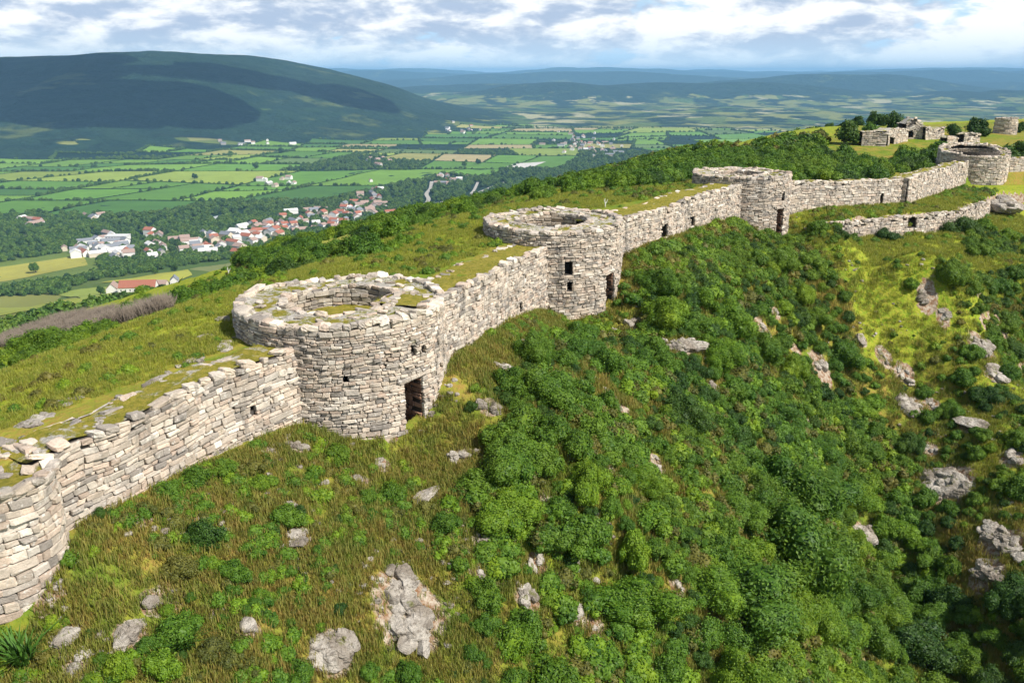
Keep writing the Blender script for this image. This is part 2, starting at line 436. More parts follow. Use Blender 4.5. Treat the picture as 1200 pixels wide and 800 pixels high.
# ------------------------------------------------------------------ the ground: one sheet to the horizon
def build_ground():
    ang = np.concatenate([np.linspace(-180, -50, 30)[:-1], np.linspace(-50, -36, 40)[:-1], np.linspace(-36, 36, 500)[:-1], np.linspace(36, 50, 40)[:-1], np.linspace(50, 180, 30)[:-1]])
    ang = np.radians(ang)
    rad = np.concatenate([np.linspace(1.5, 10, 16)[:-1], np.geomspace(10, 130, 620)[:-1], np.geomspace(130, 1500, 270)[:-1], np.geomspace(1500, 9000, 230)[:-1], np.geomspace(9000, 32000, 170)])
    A, R = np.meshgrid(ang, rad, indexing='ij')
    X = R * np.sin(A); Y = R * np.cos(A)
    Z = hz(X, Y)
    V = np.stack([X, Y, Z], -1).reshape(-1, 3)
    nv = len(rad)
    Q = grid_faces(len(ang), nv, closed=True)[:, ::-1]
    c = np.array([[0, 0, float(hz(np.array([0.]), np.array([0.]))[0])]])
    V = np.concatenate([V, c]); ci = len(V) - 1
    i = np.arange(len(ang)); T = np.stack([np.full(len(ang), ci), ((i + 1) % len(ang)) * nv, i * nv], -1)
    x, y = V[:, 0], V[:, 1]
    r = np.hypot(x, y)
    # land cover: r woods, g bare rock and soil, b lush turf
    cov = np.zeros((len(V), 3))
    mt = mountain(x, y)
    w = .25 + .75 * sstep(1150, 1700, r) - .78 * sstep(2900, 3900, r) + .9 * sstep(6, 60, mt) + .25 * sstep(2600, 4200, r) + .3 * sstep(7000, 12000, r)
    clear = np.zeros(len(V))  # mountain clearings; their paler cover also paints in the sunlit patches
    for u_, v_, wu, hv_ in ((140, 131, 52, 5), (100, 134, 30, 4), (75, 167, 26, 4), (95, 163, 18, 3), (270, 126, 60, 5), (330, 131, 50, 6), (245, 165, 60, 3), (420, 118, 26, 6), (380, 130, 30, 5)):
        qx, qy, qz, qt, qo = hit([u_, u_ + wu, u_, u_], [v_, v_, v_ - hv_, v_ + hv_], tmin=1200)
        ax = np.hypot(qx[1] - qx[0], qy[1] - qy[0]); ay = min(np.hypot(qx[3] - qx[2], qy[3] - qy[2]) / 2, 260)
        clear = np.maximum(clear, np.exp(-(((x - qx[0]) / ax) ** 2 + ((y - qy[0]) / ay) ** 2) ** 2))
    clear = clear * (r > 1500) * (r < 6500)
    cov[:, 0] = np.clip(w - .95 * clear, 0, 1.2)
    cov[:, 0] += sstep(5200, 6500, r) * sstep(-185, -120, V[:, 2]) * .55 * (r < 40000)
    s = poly_dist(x, y, WL); b = -poly_dist(x, y, BL)
    sp = np.abs(poly_dist(x, y, np.array(SPUR, float)))
    near = r < 400
    gz = np.zeros(len(V)); e = .35
    gz[near] = np.hypot(hz(x[near] + e, y[near]) - hz(x[near] - e, y[near]), hz(x[near], y[near] + e) - hz(x[near], y[near] - e)) / (2 * e)
    cov[:, 1] = np.where(near & (s > 0), sstep(1.0, 2.1, gz) * .62 + .08, .0)
    for qx, qy, qr in ROCKXY:                           # broken stone and bare soil about each outcrop
        i = near & (np.abs(x - qx) < qr * 3) & (np.abs(y - qy) < qr * 3)
        cov[i, 1] = np.maximum(cov[i, 1], .95 * np.exp(-((x[i] - qx) ** 2 + (y[i] - qy) ** 2) / (qr * 1.15) ** 2))
    spur = (s > 0) * np.exp(-(sp / 4.5) ** 2) * sstep(38, 52, y)
    terr = ((s > .5) & (s < 15) & (x > 24) & (y > 55)) * 1.0
    cov[:, 2] = np.where(s > 0, np.maximum(spur, terr * .9), sstep(-1, 2, b))
    me = mesh_np('hillside', V, Q, [M['ground']], T, True, cov)
    o = link('terrain', me); tag(o, kind='structure')
# ------------------------------------------------------------------ dry stone masonry
_g = np.array([-1, -.80, .80, 1])
def _stone_template():
    V = []; idx = {}
    for i, a in enumerate(_g):
        for j, b in enumerate(_g):
            e = (i in (0, 3)) + (j in (0, 3))
            idx[i, j] = len(V); V.append((a * (.955 if e == 2 else 1), b * (.955 if e == 2 else 1), (1.0, .70, .42)[e]))
    ring = [(i, 0) for i in range(4)] + [(3, j) for j in range(1, 4)] + [(i, 3) for i in (2, 1, 0)] + [(0, j) for j in (2, 1)]
    back = {}
    for (i, j) in ring:
        back[i, j] = len(V); V.append((_g[i], _g[j], -1.0))
    Q = [[idx[i, j], idx[i + 1, j], idx[i + 1, j + 1], idx[i, j + 1]] for i in range(3) for j in range(3)]
    for k in range(len(ring)):
        p, q = ring[k], ring[(k + 1) % len(ring)]
        Q.append([idx[q], idx[p], back[p], back[q]])
    return np.array(V), np.array(Q)
ST_V, ST_Q = _stone_template()

PALE = np.array([(.53, .45, .365), (.49, .425, .355), (.58, .52, .44), (.52, .42, .34), (.43, .385, .335), (.63, .58, .51), (.30, .27, .24)])
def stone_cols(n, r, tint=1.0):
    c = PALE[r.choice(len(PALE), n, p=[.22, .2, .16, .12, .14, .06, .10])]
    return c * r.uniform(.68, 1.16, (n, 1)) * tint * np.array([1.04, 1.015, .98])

def masonry(name, path, L, zb, zt, course, wmean, openings=(), seed=1, depth=.1, batter=0., mat_=None, ragged=0., skew=.18, wob=.05, tint=1.0):
    """stones laid in uneven courses over a surface; path(u, off) gives x, y of the face moved out by off"""
    r = np.random.default_rng(seed)
    um = np.linspace(0, L, 60)
    H = float(np.mean(zt(um) - zb(um)))
    hs = []
    while sum(hs) < H: hs.append(course * r.choice([.7, .85, 1.0, 1.2, 1.45]) * r.uniform(.9, 1.1))
    ve = np.concatenate([[0], np.cumsum(hs)]) / sum(hs)
    U0 = []; U1 = []; V0 = []; V1 = []
    nrow = len(hs)
    for i in range(nrow):
        w = []
        while sum(w) < L: w.append(wmean * (hs[i] / course) ** .4 * np.exp(r.normal(0, .38)))
        ue = np.concatenate([[0], np.cumsum(w)]) * (L / sum(w)) + (r.uniform(0, .0))
        for k in range(len(w)):
            U0.append(ue[k]); U1.append(ue[k + 1])
            V0.append(ve[i]); V1.append(ve[i + 1])
    U0, U1, V0, V1 = map(np.array, (U0, U1, V0, V1))
    # two stones in a row of them sometimes stand as one taller block
    keep = np.ones(len(U0), bool)
    zc = zb((U0 + U1) / 2) + (zt((U0 + U1) / 2) - zb((U0 + U1) / 2)) * (V0 + V1) / 2
    for (a, b, z0, z1) in openings:                     # a stone that spans an opening is laid as two
        zc = zb((U0 + U1) / 2) + (zt((U0 + U1) / 2) - zb((U0 + U1) / 2)) * (V0 + V1) / 2
        sp = (zc > z0 - .02) & (zc < z1 + .02) & (U0 < a) & (U1 > b)
        U0 = np.concatenate([U0, np.full(sp.sum(), b)]); U1 = np.concatenate([np.where(sp, a, U1), U1[sp]])
        V0 = np.concatenate([V0, V0[sp]]); V1 = np.concatenate([V1, V1[sp]])
    keep = np.ones(len(U0), bool)
    zc = zb((U0 + U1) / 2) + (zt((U0 + U1) / 2) - zb((U0 + U1) / 2)) * (V0 + V1) / 2
    for (a, b, z0, z1) in openings:
        inz = (zc > z0 - .02) & (zc < z1 + .02)
        inside = inz & (U0 >= a - .04) & (U1 <= b + .04)
        keep &= ~inside
        lc = inz & keep & (U0 < a) & (U1 > a); U1 = np.where(lc & (U1 < b + 9), np.minimum(U1, a), U1)
        rc = inz & keep & (U0 < b) & (U1 > b) & (U0 >= a - 1e-6); U0 = np.where(rc, b, U0)
        keep &= (U1 - U0) > .05
    if ragged > 0:
        top = V1 > 1 - 1.5 / nrow
        keep &= ~(top & (r.random(len(U0)) < ragged))
    U0, U1, V0, V1 = U0[keep], U1[keep], V0[keep], V1[keep]
    n = len(U0); hgt = (V1 - V0) * H
    gap = r.uniform(.002, .013, n)
    r_big = r.random(n)
    hw = np.maximum((U1 - U0) / 2 - gap, .02); hv = np.maximum((V1 - V0) / 2 - gap / H, .2 * (V1 - V0)) * r.uniform(.86, 1.0, n)
    a = ST_V[:, 0][None]; b = ST_V[:, 1][None]; c = ST_V[:, 2][None]
    sk = r.normal(0, skew, n)[:, None] * hgt[:, None] * .5
    tl = r.normal(0, .035, n)[:, None]
    ja = r.normal(0, .05, (n, len(ST_V))); jb = r.normal(0, .11, (n, len(ST_V)))
    uu = ((U0 + U1) / 2)[:, None] + (a + ja * .5) * hw[:, None] + sk * b
    vv = ((V0 + V1) / 2)[:, None] + (b + jb) * hv[:, None] + tl * a * hw[:, None] / H
    uu = np.clip(uu, 0, L) if True else uu
    z = zb(uu) + (zt(uu) - zb(uu)) * vv + wob * 2 * (vnoise(uu / 1.1, vv * nrow / 5., seed) - .5) + wob * 3 * (vnoise(uu / 4.5, vv * 2, seed + 3) - .5)
    off = c * depth * .5 + r.normal(0, .028, n)[:, None] + (c > 0) * r.normal(0, .010, (n, len(ST_V))) + batter * (1 - vv)
    x, y = path(uu, off)
    V = np.stack([x, y, z], -1).reshape(-1, 3)
    Q = (ST_Q[None] + (np.arange(n) * len(ST_V))[:, None, None]).reshape(-1, 4)
    col = np.repeat(stone_cols(n, r, tint), len(ST_V), 0)
    return mesh_np(name, V, Q, [mat_ or M['stone']], None, False, col)

SB_V, SB_Q = superbox(5, 8.)
def slabs_raw(P, D, yaw, seed=1, tilt=.06, tint=1.1, lump=.09):
    """loose blocks: centres, sizes and headings"""
    r = np.random.default_rng(seed)
    P = np.asarray(P, float); D = np.asarray(D, float); n = len(P)
    v = SB_V[None] * D[:, None, :] / 2
    v = v * (1 + lump * r.normal(0, 1, (n, len(SB_V), 1)) * .5)
    sh = r.normal(0, .13, (n, 3, 3)); sh[:, [0, 1, 2], [0, 1, 2]] = 1; v = np.einsum('nij,nkj->nki', sh, v)
    tx = r.normal(0, tilt, n)[:, None]; ty = r.normal(0, tilt, n)[:, None]
    v[..., 2] += v[..., 0] * tx + v[..., 1] * ty
    cy, sy = np.cos(yaw)[:, None], np.sin(yaw)[:, None]
    X = v[..., 0] * cy - v[..., 1] * sy; Y = v[..., 0] * sy + v[..., 1] * cy
    V = np.stack([X, Y, v[..., 2]], -1) + P[:, None, :]
    Q = (SB_Q[None] + (np.arange(n) * len(SB_V))[:, None, None]).reshape(-1, 4)
    col = np.repeat(stone_cols(n, r, tint), len(SB_V), 0)
    return V.reshape(-1, 3), Q, col

def slabs(name, *a, **k):
    V, Q, col = slabs_raw(*a, **k)
    return mesh_np(name, V, Q, [M['stone']], None, False, col)

def bedded_top(name, V, Q, grassy, stones):
    n = len(V); SV, SQ, SC_ = stones
    c = np.concatenate([np.ones((n, 3)) * .3, SC_]); g = np.concatenate([np.asarray(grassy), np.zeros(len(SV))])
    me = mesh_np(name, np.concatenate([V, SV]), np.concatenate([Q, SQ + n]), [M['mossy'], M['stone']], None, True, c, np.concatenate([np.zeros(len(Q)), np.ones(len(SQ))]), {'grassy': g})
    me.polygons.foreach_set('use_smooth', np.concatenate([np.ones(len(Q), bool), np.zeros(len(SQ), bool)])); return me

def core_grid(us, zs, path, off, openings, depth, closed=False):
    """the dark backing behind the stones with real recesses at the openings: V, Q"""
    us = sorted(set(np.round(us, 4)) | {round(o[k], 4) for o in openings for k in (0, 1)})
    V = []; Q = []
    us = np.array(us)
    def P(u, z, o):
        x, y = path(np.array([u]), np.array([o])); V.append((float(x[0]), float(y[0]), z)); return len(V) - 1
    for i in range(len(us) - 1):
        a, b = us[i], us[i + 1]; m = (a + b) / 2
        zr = sorted({*zs(m)} | {o[k] for o in openings for k in (2, 3) if o[0] < m < o[1]})
        for j in range(len(zr) - 1):
            zc = (zr[j] + zr[j + 1]) / 2
            if any(o[0] < m < o[1] and o[2] < zc < o[3] for o in openings): continue
            z0a, z1a = zr[j], zr[j + 1]
            Q.append([P(a, z0a, off), P(b, z0a, off), P(b, z1a, off), P(a, z1a, off)])
    return V, Q

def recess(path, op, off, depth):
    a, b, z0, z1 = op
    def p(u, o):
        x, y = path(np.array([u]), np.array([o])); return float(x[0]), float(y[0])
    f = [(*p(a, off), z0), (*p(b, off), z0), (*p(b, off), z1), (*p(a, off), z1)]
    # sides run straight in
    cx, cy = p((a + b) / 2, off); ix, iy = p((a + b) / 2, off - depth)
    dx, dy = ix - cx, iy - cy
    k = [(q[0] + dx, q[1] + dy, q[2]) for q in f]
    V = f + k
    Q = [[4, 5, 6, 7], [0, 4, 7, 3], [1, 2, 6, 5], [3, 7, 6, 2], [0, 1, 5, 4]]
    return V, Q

def straight(p, q):
    p = np.array(p, float); q = np.array(q, float); L = float(np.hypot(*(q - p))); d = (q - p) / L; n = np.array([d[1], -d[0]])
    def path(u, off): return p[0] + d[0] * u + n[0] * off, p[1] + d[1] * u + n[1] * off
    return path, L, d, n

# ------------------------------------------------------------------ round towers
def cyl_pt(T, u, v):
    """angle and height where a sight line first meets a tower's face"""
    cx, cy, R = T
    dx, dy, dz = ray(u, v)
    a = dx * dx + dy * dy; b = -2 * (dx * cx + dy * cy); c = cx * cx + cy * cy - R * R
    t = (-b - math.sqrt(max(b * b - 4 * a * c, 0))) / (2 * a)
    x, y, z = dx * t, dy * t, dz * t
    return math.atan2(y - cy, x - cx), z

def op_on_tower(T, u, v, wpx, hpx, sill=None):
    """an opening seen at (u, v) with its size in picture points: angles to arc length, heights"""
    ph, z = cyl_pt(T, u, v); _, z0 = cyl_pt(T, u, v + hpx / 2); _, z1 = cyl_pt(T, u, v - hpx / 2)
    pa, _ = cyl_pt(T, u - wpx / 2, v); pb, _ = cyl_pt(T, u + wpx / 2, v)
    return (min(pa, pb), max(pa, pb), z0, z1)

TOPS = []
def tower(T, rim, base, name, label, seed, rin=.52, floor_drop=.85, holes=(), door=None, course=.135, wmean=.285, batter=.10, dz=None, grassy=.5, ncap=52, cap=.33, squash=(1, 1), capt=1.08):
    cx, cy, R = T; r = np.random.default_rng(seed)
    root = thing(name, label, 'tower', (cx, cy, base))
    sx, sy = squash
    ph0 = math.pi / 2                                   # the seam faces away from the slope
    L = 2 * math.pi * R
    def path(u, off):
        a = ph0 + np.asarray(u) / R
        return cx + (R + off) * np.cos(a) * sx, cy + (R + off) * np.sin(a) * sy
    rimz = lambda u: rim + (dz(ph0 + np.asarray(u) / R) if dz else 0) + .10 * 2 * (vnoise(np.asarray(u) / 1.6, np.asarray(u) * 0, seed) - .5)
    to_u = lambda o: tuple(sorted((((o[0] - ph0) % (2 * math.pi)) * R, ((o[1] - ph0) % (2 * math.pi)) * R))) + (o[2], o[3])
    ops = [to_u(o) for o in holes]
    dops = [to_u(door)] if door else []
    allop = ops + dops
    me = masonry('tower_facing', path, L, lambda u: base + 0 * u, lambda u: rimz(u) - .16, course, wmean, allop, seed, .12, batter)
    part('stone_cladding', me, root)
    # backing, recesses
    V, Q = core_grid(np.linspace(0, L, 73), lambda m: [base, (base + rim) / 2, float(rimz(m)) - .12], path, -.055, allop, 0)
    part('backing', mesh_np('tower_backing', V, Q, [M['core']], None, False), root)
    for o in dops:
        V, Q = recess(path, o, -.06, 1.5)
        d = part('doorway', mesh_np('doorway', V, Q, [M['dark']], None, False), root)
        for k, uu in enumerate((o[0], o[1])):
            x, y = path(np.array([uu]), np.array([0.0])); mx, my = path(np.array([(o[0] + o[1]) / 2]), np.array([0.0]))
            ix, iy = path(np.array([(o[0] + o[1]) / 2]), np.array([-1.35]))
            dx, dy = float(ix[0] - mx[0]), float(iy[0] - my[0])
            p, q = (float(x[0]), float(y[0])), (float(x[0]) + dx, float(y[0]) + dy)
            if k == 1: p, q = q, p
            jp, jl, _, _ = straight(p, q)
            jm = masonry('jamb', (lambda f: lambda u, off: f(u, off))(jp), jl, lambda u: o[2] - .3 + 0 * u, lambda u: o[3] + 0 * u, .17, .34, (), seed + 5 + k, .07, 0, M['jamb'])
            jo = link('jamb', jm, d)
            co = np.empty(len(jm.vertices) * 3, np.float32); jm.vertices.foreach_get('co', co); co = co.reshape(-1, 3) - np.array(root.location, np.float32); jm.vertices.foreach_set('co', co.ravel())
        x, y = path(np.array([(o[0] + o[1]) / 2]), np.array([-.06])); a = ph0 + (o[0] + o[1]) / 2 / R
        part('lintel', slabs('lintel', [(float(x[0]), float(y[0]), o[3] + .09)], [(o[1] - o[0] + .5, .30, .2)], np.array([a + math.pi / 2]), seed + 9, .01), root)
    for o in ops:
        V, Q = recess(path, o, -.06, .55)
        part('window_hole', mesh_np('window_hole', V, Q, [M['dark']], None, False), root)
    # the ring of capping stones along the outer edge, and a rougher ring along the inner one
    P = []; D = []; yaw = []
    a = 0.
    while a < 2 * math.pi - .03:
        w = cap * r.choice([.8, 1., 1.25, 1.6]) * r.uniform(.85, 1.15); da = w / R
        m = a + da / 2; dd = r.uniform(.30, .52); h = r.uniform(.15, .24)
        rr = R - dd / 2 + r.uniform(.02, .13)
        P.append((cx + rr * math.cos(m) * sx, cy + rr * math.sin(m) * sy, float(rimz((m - ph0) % (2 * math.pi) * R)) - .08 + r.normal(0, .03)))
        D.append((w * 1.02, dd, h)); yaw.append(m + math.pi / 2); a += da
    part('rim_capping', slabs('rim_capping', P, D, np.array(yaw), seed + 20, .08, tint=capt), root)
    ri = R * rin
    P = []; D = []; yaw = []; a = 0.
    while a < 2 * math.pi - .05:
        w = r.uniform(.22, .55); m = a + w / ri / 2; dd = r.uniform(.24, .42)
        P.append((cx + (ri + dd * .42) * math.cos(m), cy + (ri + dd * .42) * math.sin(m), float(rimz((m - ph0) % (2 * math.pi) * R)) - .11 + r.normal(0, .025)))
        D.append((w, dd, r.uniform(.14, .24))); yaw.append(m + math.pi / 2); a += w / ri
    for k in range(34):                                 # flat stones bedded in the top
        m = r.uniform(0, 2 * math.pi); rr = r.uniform(min(ri + .4, R - .5), R - .4)
        P.append((cx + rr * math.cos(m), cy + rr * math.sin(m), float(rimz((m - ph0) % (2 * math.pi) * R)) - .085 + r.normal(0, .02)))
        D.append((r.uniform(.2, .45), r.uniform(.2, .4), .09)); yaw.append(r.uniform(0, 6.28))
    inner = slabs_raw(P, D, np.array(yaw), seed + 21, .05, tint=capt)
    # top of the thick wall
    nu, nr = 180, 16
    A, Rr = np.meshgrid(np.linspace(0, 2 * math.pi, nu, endpoint=False), np.linspace(ri + .05, R - .12, nr), indexing='ij')
    X = cx + Rr * np.cos(A) * sx; Y = cy + Rr * np.sin(A) * sy
    k = (Rr - ri) / (R - ri)
    Z = rimz((A - ph0) % (2 * math.pi) * R) - .07 + .14 * fbm(X * 1.9, Y * 1.9, 4, seed) - .05 * np.sin(k * math.pi)
    TOPS.append(np.stack([X, Y, Z], -1)[::2, 2:-2].reshape(-1, 3))
    gr = np.full(A.size, grassy) * (.55 + .9 * np.sin(np.clip(k.ravel(), 0, 1) * math.pi) - .3)
    part('wall_top', bedded_top('tower_top', np.stack([X, Y, Z], -1).reshape(-1, 3), grid_faces(nu, nr, True), gr, inner), root)
    # the hollow inside
    Li = 2 * math.pi * ri
    def ipath(u, off):
        a = ph0 - np.asarray(u) / ri
        return cx + (ri - off) * np.cos(a), cy + (ri - off) * np.sin(a)
    fl = rim - floor_drop
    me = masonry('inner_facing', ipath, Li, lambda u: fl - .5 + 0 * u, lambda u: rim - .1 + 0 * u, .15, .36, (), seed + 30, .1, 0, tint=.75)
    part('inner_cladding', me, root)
    V, Q = core_grid(np.linspace(0, Li, 49), lambda m: [fl - .5, rim - .1], ipath, -.05, (), 0)
    part('inner_backing', mesh_np('inner_backing', V, Q, [M['core']], None, False), root)
    nu, nr = 64, 12
    A, Rr = np.meshgrid(np.linspace(0, 2 * math.pi, nu, endpoint=False), np.linspace(.01, ri + .1, nr), indexing='ij')
    X = cx + Rr * np.cos(A); Y = cy + Rr * np.sin(A); Z = fl + .25 * fbm(X * 1.3, Y * 1.3, 4, seed + 2) - .10 * (Rr < .02)
    part('grassy_floor', mesh_np('tower_floor', np.stack([X, Y, Z], -1).reshape(-1, 3), grid_faces(nu, nr, True), [M['mossy']], None, True, None, None, {'grassy': np.full(A.size, .75)}), root)
    return root, path, ph0

T1, T2, T3, T4 = (TOWERS[k] for k in ('t1', 't2', 't3', 't4'))
tower(T1, -8.44, -13.4, 'round_tower', 'largest round ruined stone tower with wide grassy rim and tall dark doorway', 101,
      door=op_on_tower(T1, 484, 475, 21, 62), holes=[op_on_tower(T1, 483, 408, 5, 11), op_on_tower(T1, 494, 407, 4, 7), op_on_tower(T1, 405, 445, 5, 8)], grassy=.30)
tower(T2, -8.17, -13.6, 'round_tower', 'round stone tower with a square window above a small hole, between grassy walls', 202,
      door=op_on_tower(T2, 713, 343, 9, 44), holes=[op_on_tower(T2, 666, 314, 9, 15), op_on_tower(T2, 667, 335, 6, 9)], rin=.5, floor_drop=1.2, grassy=.28)
tower(T3, -8.05, -13.6, 'round_tower', 'round stone tower with a narrow doorway slit at the end of the windowed wall', 303,
      door=op_on_tower(T3, 912, 262, 7, 34), holes=[op_on_tower(T3, 917, 231, 3, 8)], rin=.48, floor_drop=1.5, grassy=.3, course=.14, wmean=.36)
tower(T4, -8.75, -14.0, 'round_tower', 'broad squat far tower where the curved wall meets the hilltop', 404, holes=[], rin=.7, floor_drop=1.4, grassy=.45, course=.2, wmean=.5,
      dz=lambda a: .55 * np.sin(np.asarray(a)))

# the rounded bastion at the near end, cut by the frame
tower((-14.95, 19.5, 3.2), -9.62, -14.4, 'wall_bastion', 'rounded wall end with a big pale block beside the near wall', 505, rin=.2, floor_drop=.25, holes=[], course=.19, wmean=.5, grassy=.5, cap=.6, squash=(1, .62))

# ------------------------------------------------------------------ walls
def wall(name, label, p, q, ztop, zbase, thick, holes=(), seed=1, course=.135, wmean=.34, grassy=.7, cope=.45, arch=None, tops=.06, back_h=1.2, cat='wall', ragged=.05, tint=1.0, endcap=False):
    path, L, d, n = straight(p, q); r = np.random.default_rng(seed)
    mid = ((p[0] + q[0]) / 2, (p[1] + q[1]) / 2)
    root = thing(name, label, cat, (mid[0], mid[1], min(zbase)))
    zt = lambda u: np.interp(u, np.linspace(0, L, len(ztop)), ztop) + tops * 2 * (vnoise(np.asarray(u) / 1.3, np.asarray(u) * 0 + 3, seed) - .5) + tops * 2 * (vnoise(np.asarray(u) / 4., np.asarray(u) * 0 + 7, seed) - .5)
    zb = lambda u: np.interp(u, np.linspace(0, L, len(zbase)), zbase)
    bow = lambda u: .10 * np.sin(np.asarray(u) * .45 + seed)
    pp = lambda u, off: path(u, off + bow(u))
    ops = list(holes)
    part('stone_cladding', masonry('wall_facing', pp, L, zb, lambda u: zt(u) - .06, course, wmean, ops, seed, .12, .12, ragged=ragged, tint=tint), root)
    us = np.linspace(0, L, max(8, int(L * 2)))
    V, Q = core_grid(us, lambda m: [float(zb(m)), float(zt(m)) - .12], pp, -.055, ops, 0)
    # back face, top and ends of the backing
    nb = len(V)
    for u in us:
        for (o, z) in ((-.055, float(zt(u)) - .12), (-thick, float(zt(u)) - .12), (-thick, float(zb(u)))):
            x, y = pp(np.array([u]), np.array([o])); V.append((float(x[0]), float(y[0]), z))
    for i in range(len(us) - 1):
        for k in (0, 1):
            a = nb + i * 3 + k; Q.append([a, a + 3, a + 4, a + 1])
    part('backing', mesh_np('wall_backing', V, Q, [M['core']], None, False), root)
    part('rear_cladding', masonry('wall_rear', lambda u, off: pp(L - u, -thick - off), L, lambda u: zt(L - u) - back_h, lambda u: zt(L - u) - .06, course * 1.2, wmean * 1.2, (), seed + 1, .1, .02, tint=tint), root)
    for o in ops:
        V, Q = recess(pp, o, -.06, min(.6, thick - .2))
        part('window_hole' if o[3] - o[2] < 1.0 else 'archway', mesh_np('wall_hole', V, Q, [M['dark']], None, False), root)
    if endcap:
        ep, el, _, _ = straight((p[0] - n[0] * thick, p[1] - n[1] * thick), p)
        part('end_cladding', masonry('wall_end', ep, el, lambda u: zb(0.) + 0 * u, lambda u: zt(0.) - .06 + 0 * u, course, wmean, (), seed + 7, .12, .02, tint=tint), root)
    # coping stones on the near edge, smaller and fewer on the far edge
    P = []; D = []; yaw = []; u = 0.; hd = math.atan2(d[1], d[0])
    while u < L:
        w = cope * r.choice([.6, .8, 1., 1.4]) * r.uniform(.85, 1.15)
        if r.random() < .9:
            dd = r.uniform(.28, .5); um = min(u + w / 2, L)
            x, y = pp(np.array([um]), np.array([-dd / 2 + r.uniform(.02, .14)]))
            P.append((float(x[0]), float(y[0]), float(zt(um)) - .04 + r.normal(0, .04))); D.append((w, dd, r.uniform(.14, .24))); yaw.append(hd + r.normal(0, .07))
        u += w
    u = 0.
    while u < L:
        w = cope * r.uniform(.6, 1.5)
        if r.random() < .6:
            x, y = pp(np.array([min(u, L)]), np.array([-thick + r.uniform(.1, .4)]))
            P.append((float(x[0]), float(y[0]), float(zt(min(u, L))) - .08)); D.append((w, r.uniform(.25, .5), .15)); yaw.append(hd + r.normal(0, .2))
        u += w * 1.2
    cop = slabs_raw(P, D, np.array(yaw), seed + 2, .07, tint=1.1 * tint)
    nu, nr = max(10, int(L * 4)), 10
    U, O = np.meshgrid(np.linspace(0, L, nu), np.linspace(-thick - .02, -.12, nr), indexing='ij')
    X, Y = pp(U, O); Z = zt(U) - .05 + .16 * fbm(X * 1.7, Y * 1.7, 4, seed) + .02
    TOPS.append(np.stack([X, Y, Z], -1)[:, :-1].reshape(-1, 3))
    part('wall_top', bedded_top('wall_top', np.stack([X, Y, Z], -1).reshape(-1, 3), grid_faces(nu, nr)[:, ::-1], np.full(X.size, grassy), cop), root)
    return root, path, L

def op_on_wall(p, q, u, v, wpx, hpx):
    path, L, d, n = straight(p, q)
    def at(uu, vv):
        dx, dy, dz = ray(uu, vv)
        t = ((p[0]) * n[0] + (p[1]) * n[1]) / (dx * n[0] + dy * n[1])
        return (dx * t - p[0]) * d[0] + (dy * t - p[1]) * d[1], dz * t
    a, _ = at(u - wpx / 2, v); b, _ = at(u + wpx / 2, v); _, z1 = at(u, v - hpx / 2); _, z0 = at(u, v + hpx / 2)
    return (float(min(a, b)), float(max(a, b)), float(z0), float(z1))

def Wp(i): return (WL[i][0], WL[i][1])
A0, A1, B0, B1, C0, C1, D0, D1, E1, E2, E3 = (Wp(i) for i in range(3, 14))
A1x = (-6.9, 29.75); B0 = (-3.3, 31.2); B1x = (2.2, 47.0); C0x = (5.9, 49.3); C1x = (18.6, 69.5); D0x = (22.6, 72.5); D1y = (38.7, 82.4)
wall('stone_wall', 'rough low stone wall with slanting courses below the largest round tower', (-12.55, 20.1), A1x, [-9.6, -9.42, -9.3, -9.32], [-12.7, -12.5, -12.5], 1.5,
     [op_on_wall(A0, A1, 315, 472, 6, 6)], 611, course=.155, wmean=.34, grassy=.50, cope=.45, tops=.11)
wall('stone_wall', 'pale stone wall with a broad dry-grass top between the largest tower and the next', B0, B1x, [-8.45, -8.6, -8.9, -9.0], [-12.2, -12.8, -13.0], 2.2,
     [op_on_wall(B0, B1, 610, 360, 4, 9)], 622, grassy=.72)
wall('stone_wall', 'long stone wall pierced by two small dark windows', C0x, C1x, [-8.35, -8.45, -8.5, -8.55], [-11.7, -12.2, -12.6], 2.4,
     [op_on_wall(C0x, C1x, 776, 271, 7, 15), op_on_wall(C0x, C1x, 812, 259, 5, 10)], 633, grassy=.75, course=.145)
wall('stone_wall', 'straight stone wall with one dark slit beyond the third tower', D0x, D1y, [-8.95, -9.3, -9.75], [-12.6, -13.0, -13.2], 1.4,
     [op_on_wall(D0x, D1y, 1032, 234, 4, 13)], 644, grassy=.55, course=.165, wmean=.42)
wall('stone_wall', 'curved high stone wall climbing to the broad squat far tower', (37.2, 81.1), (53.8, 101.6), [-9.45, -9.7, -9.85], [-13.2, -13.4, -13.6], 1.6, [], 655, grassy=.5, course=.17, wmean=.42, endcap=True)
wall('stone_wall', 'short stone wall running on beyond the broad squat far tower', (58.1, 101.9), (74, 106.5), [-9.7, -9.6, -9.4], [-13.8, -13.8, -13.8], 1.5, [], 666, grassy=.5, course=.22, wmean=.55)

G1 = ((26.3, 69.3), (41.3, 78.3)); G2 = ((41.2, 78.2), (49.6, 88.8))
wall('retaining_wall', 'low terrace wall with a dark little archway below the straight wall', G1[0], G1[1], [-11.75, -11.95, -12.3], [-13.6, -13.7, -14.2], .9,
     [op_on_wall(*G1, 1068, 260.5, 11, 12)], 677, course=.15, wmean=.36, grassy=.5, cat='wall', ragged=.3)
wall('retaining_wall', 'low terrace wall running up to the dark rock outcrop', G2[0], G2[1], [-12.2, -12.4, -12.6], [-14.4, -14.6, -14.6], .9, [], 688, course=.16, wmean=.4, grassy=.5, ragged=.3)
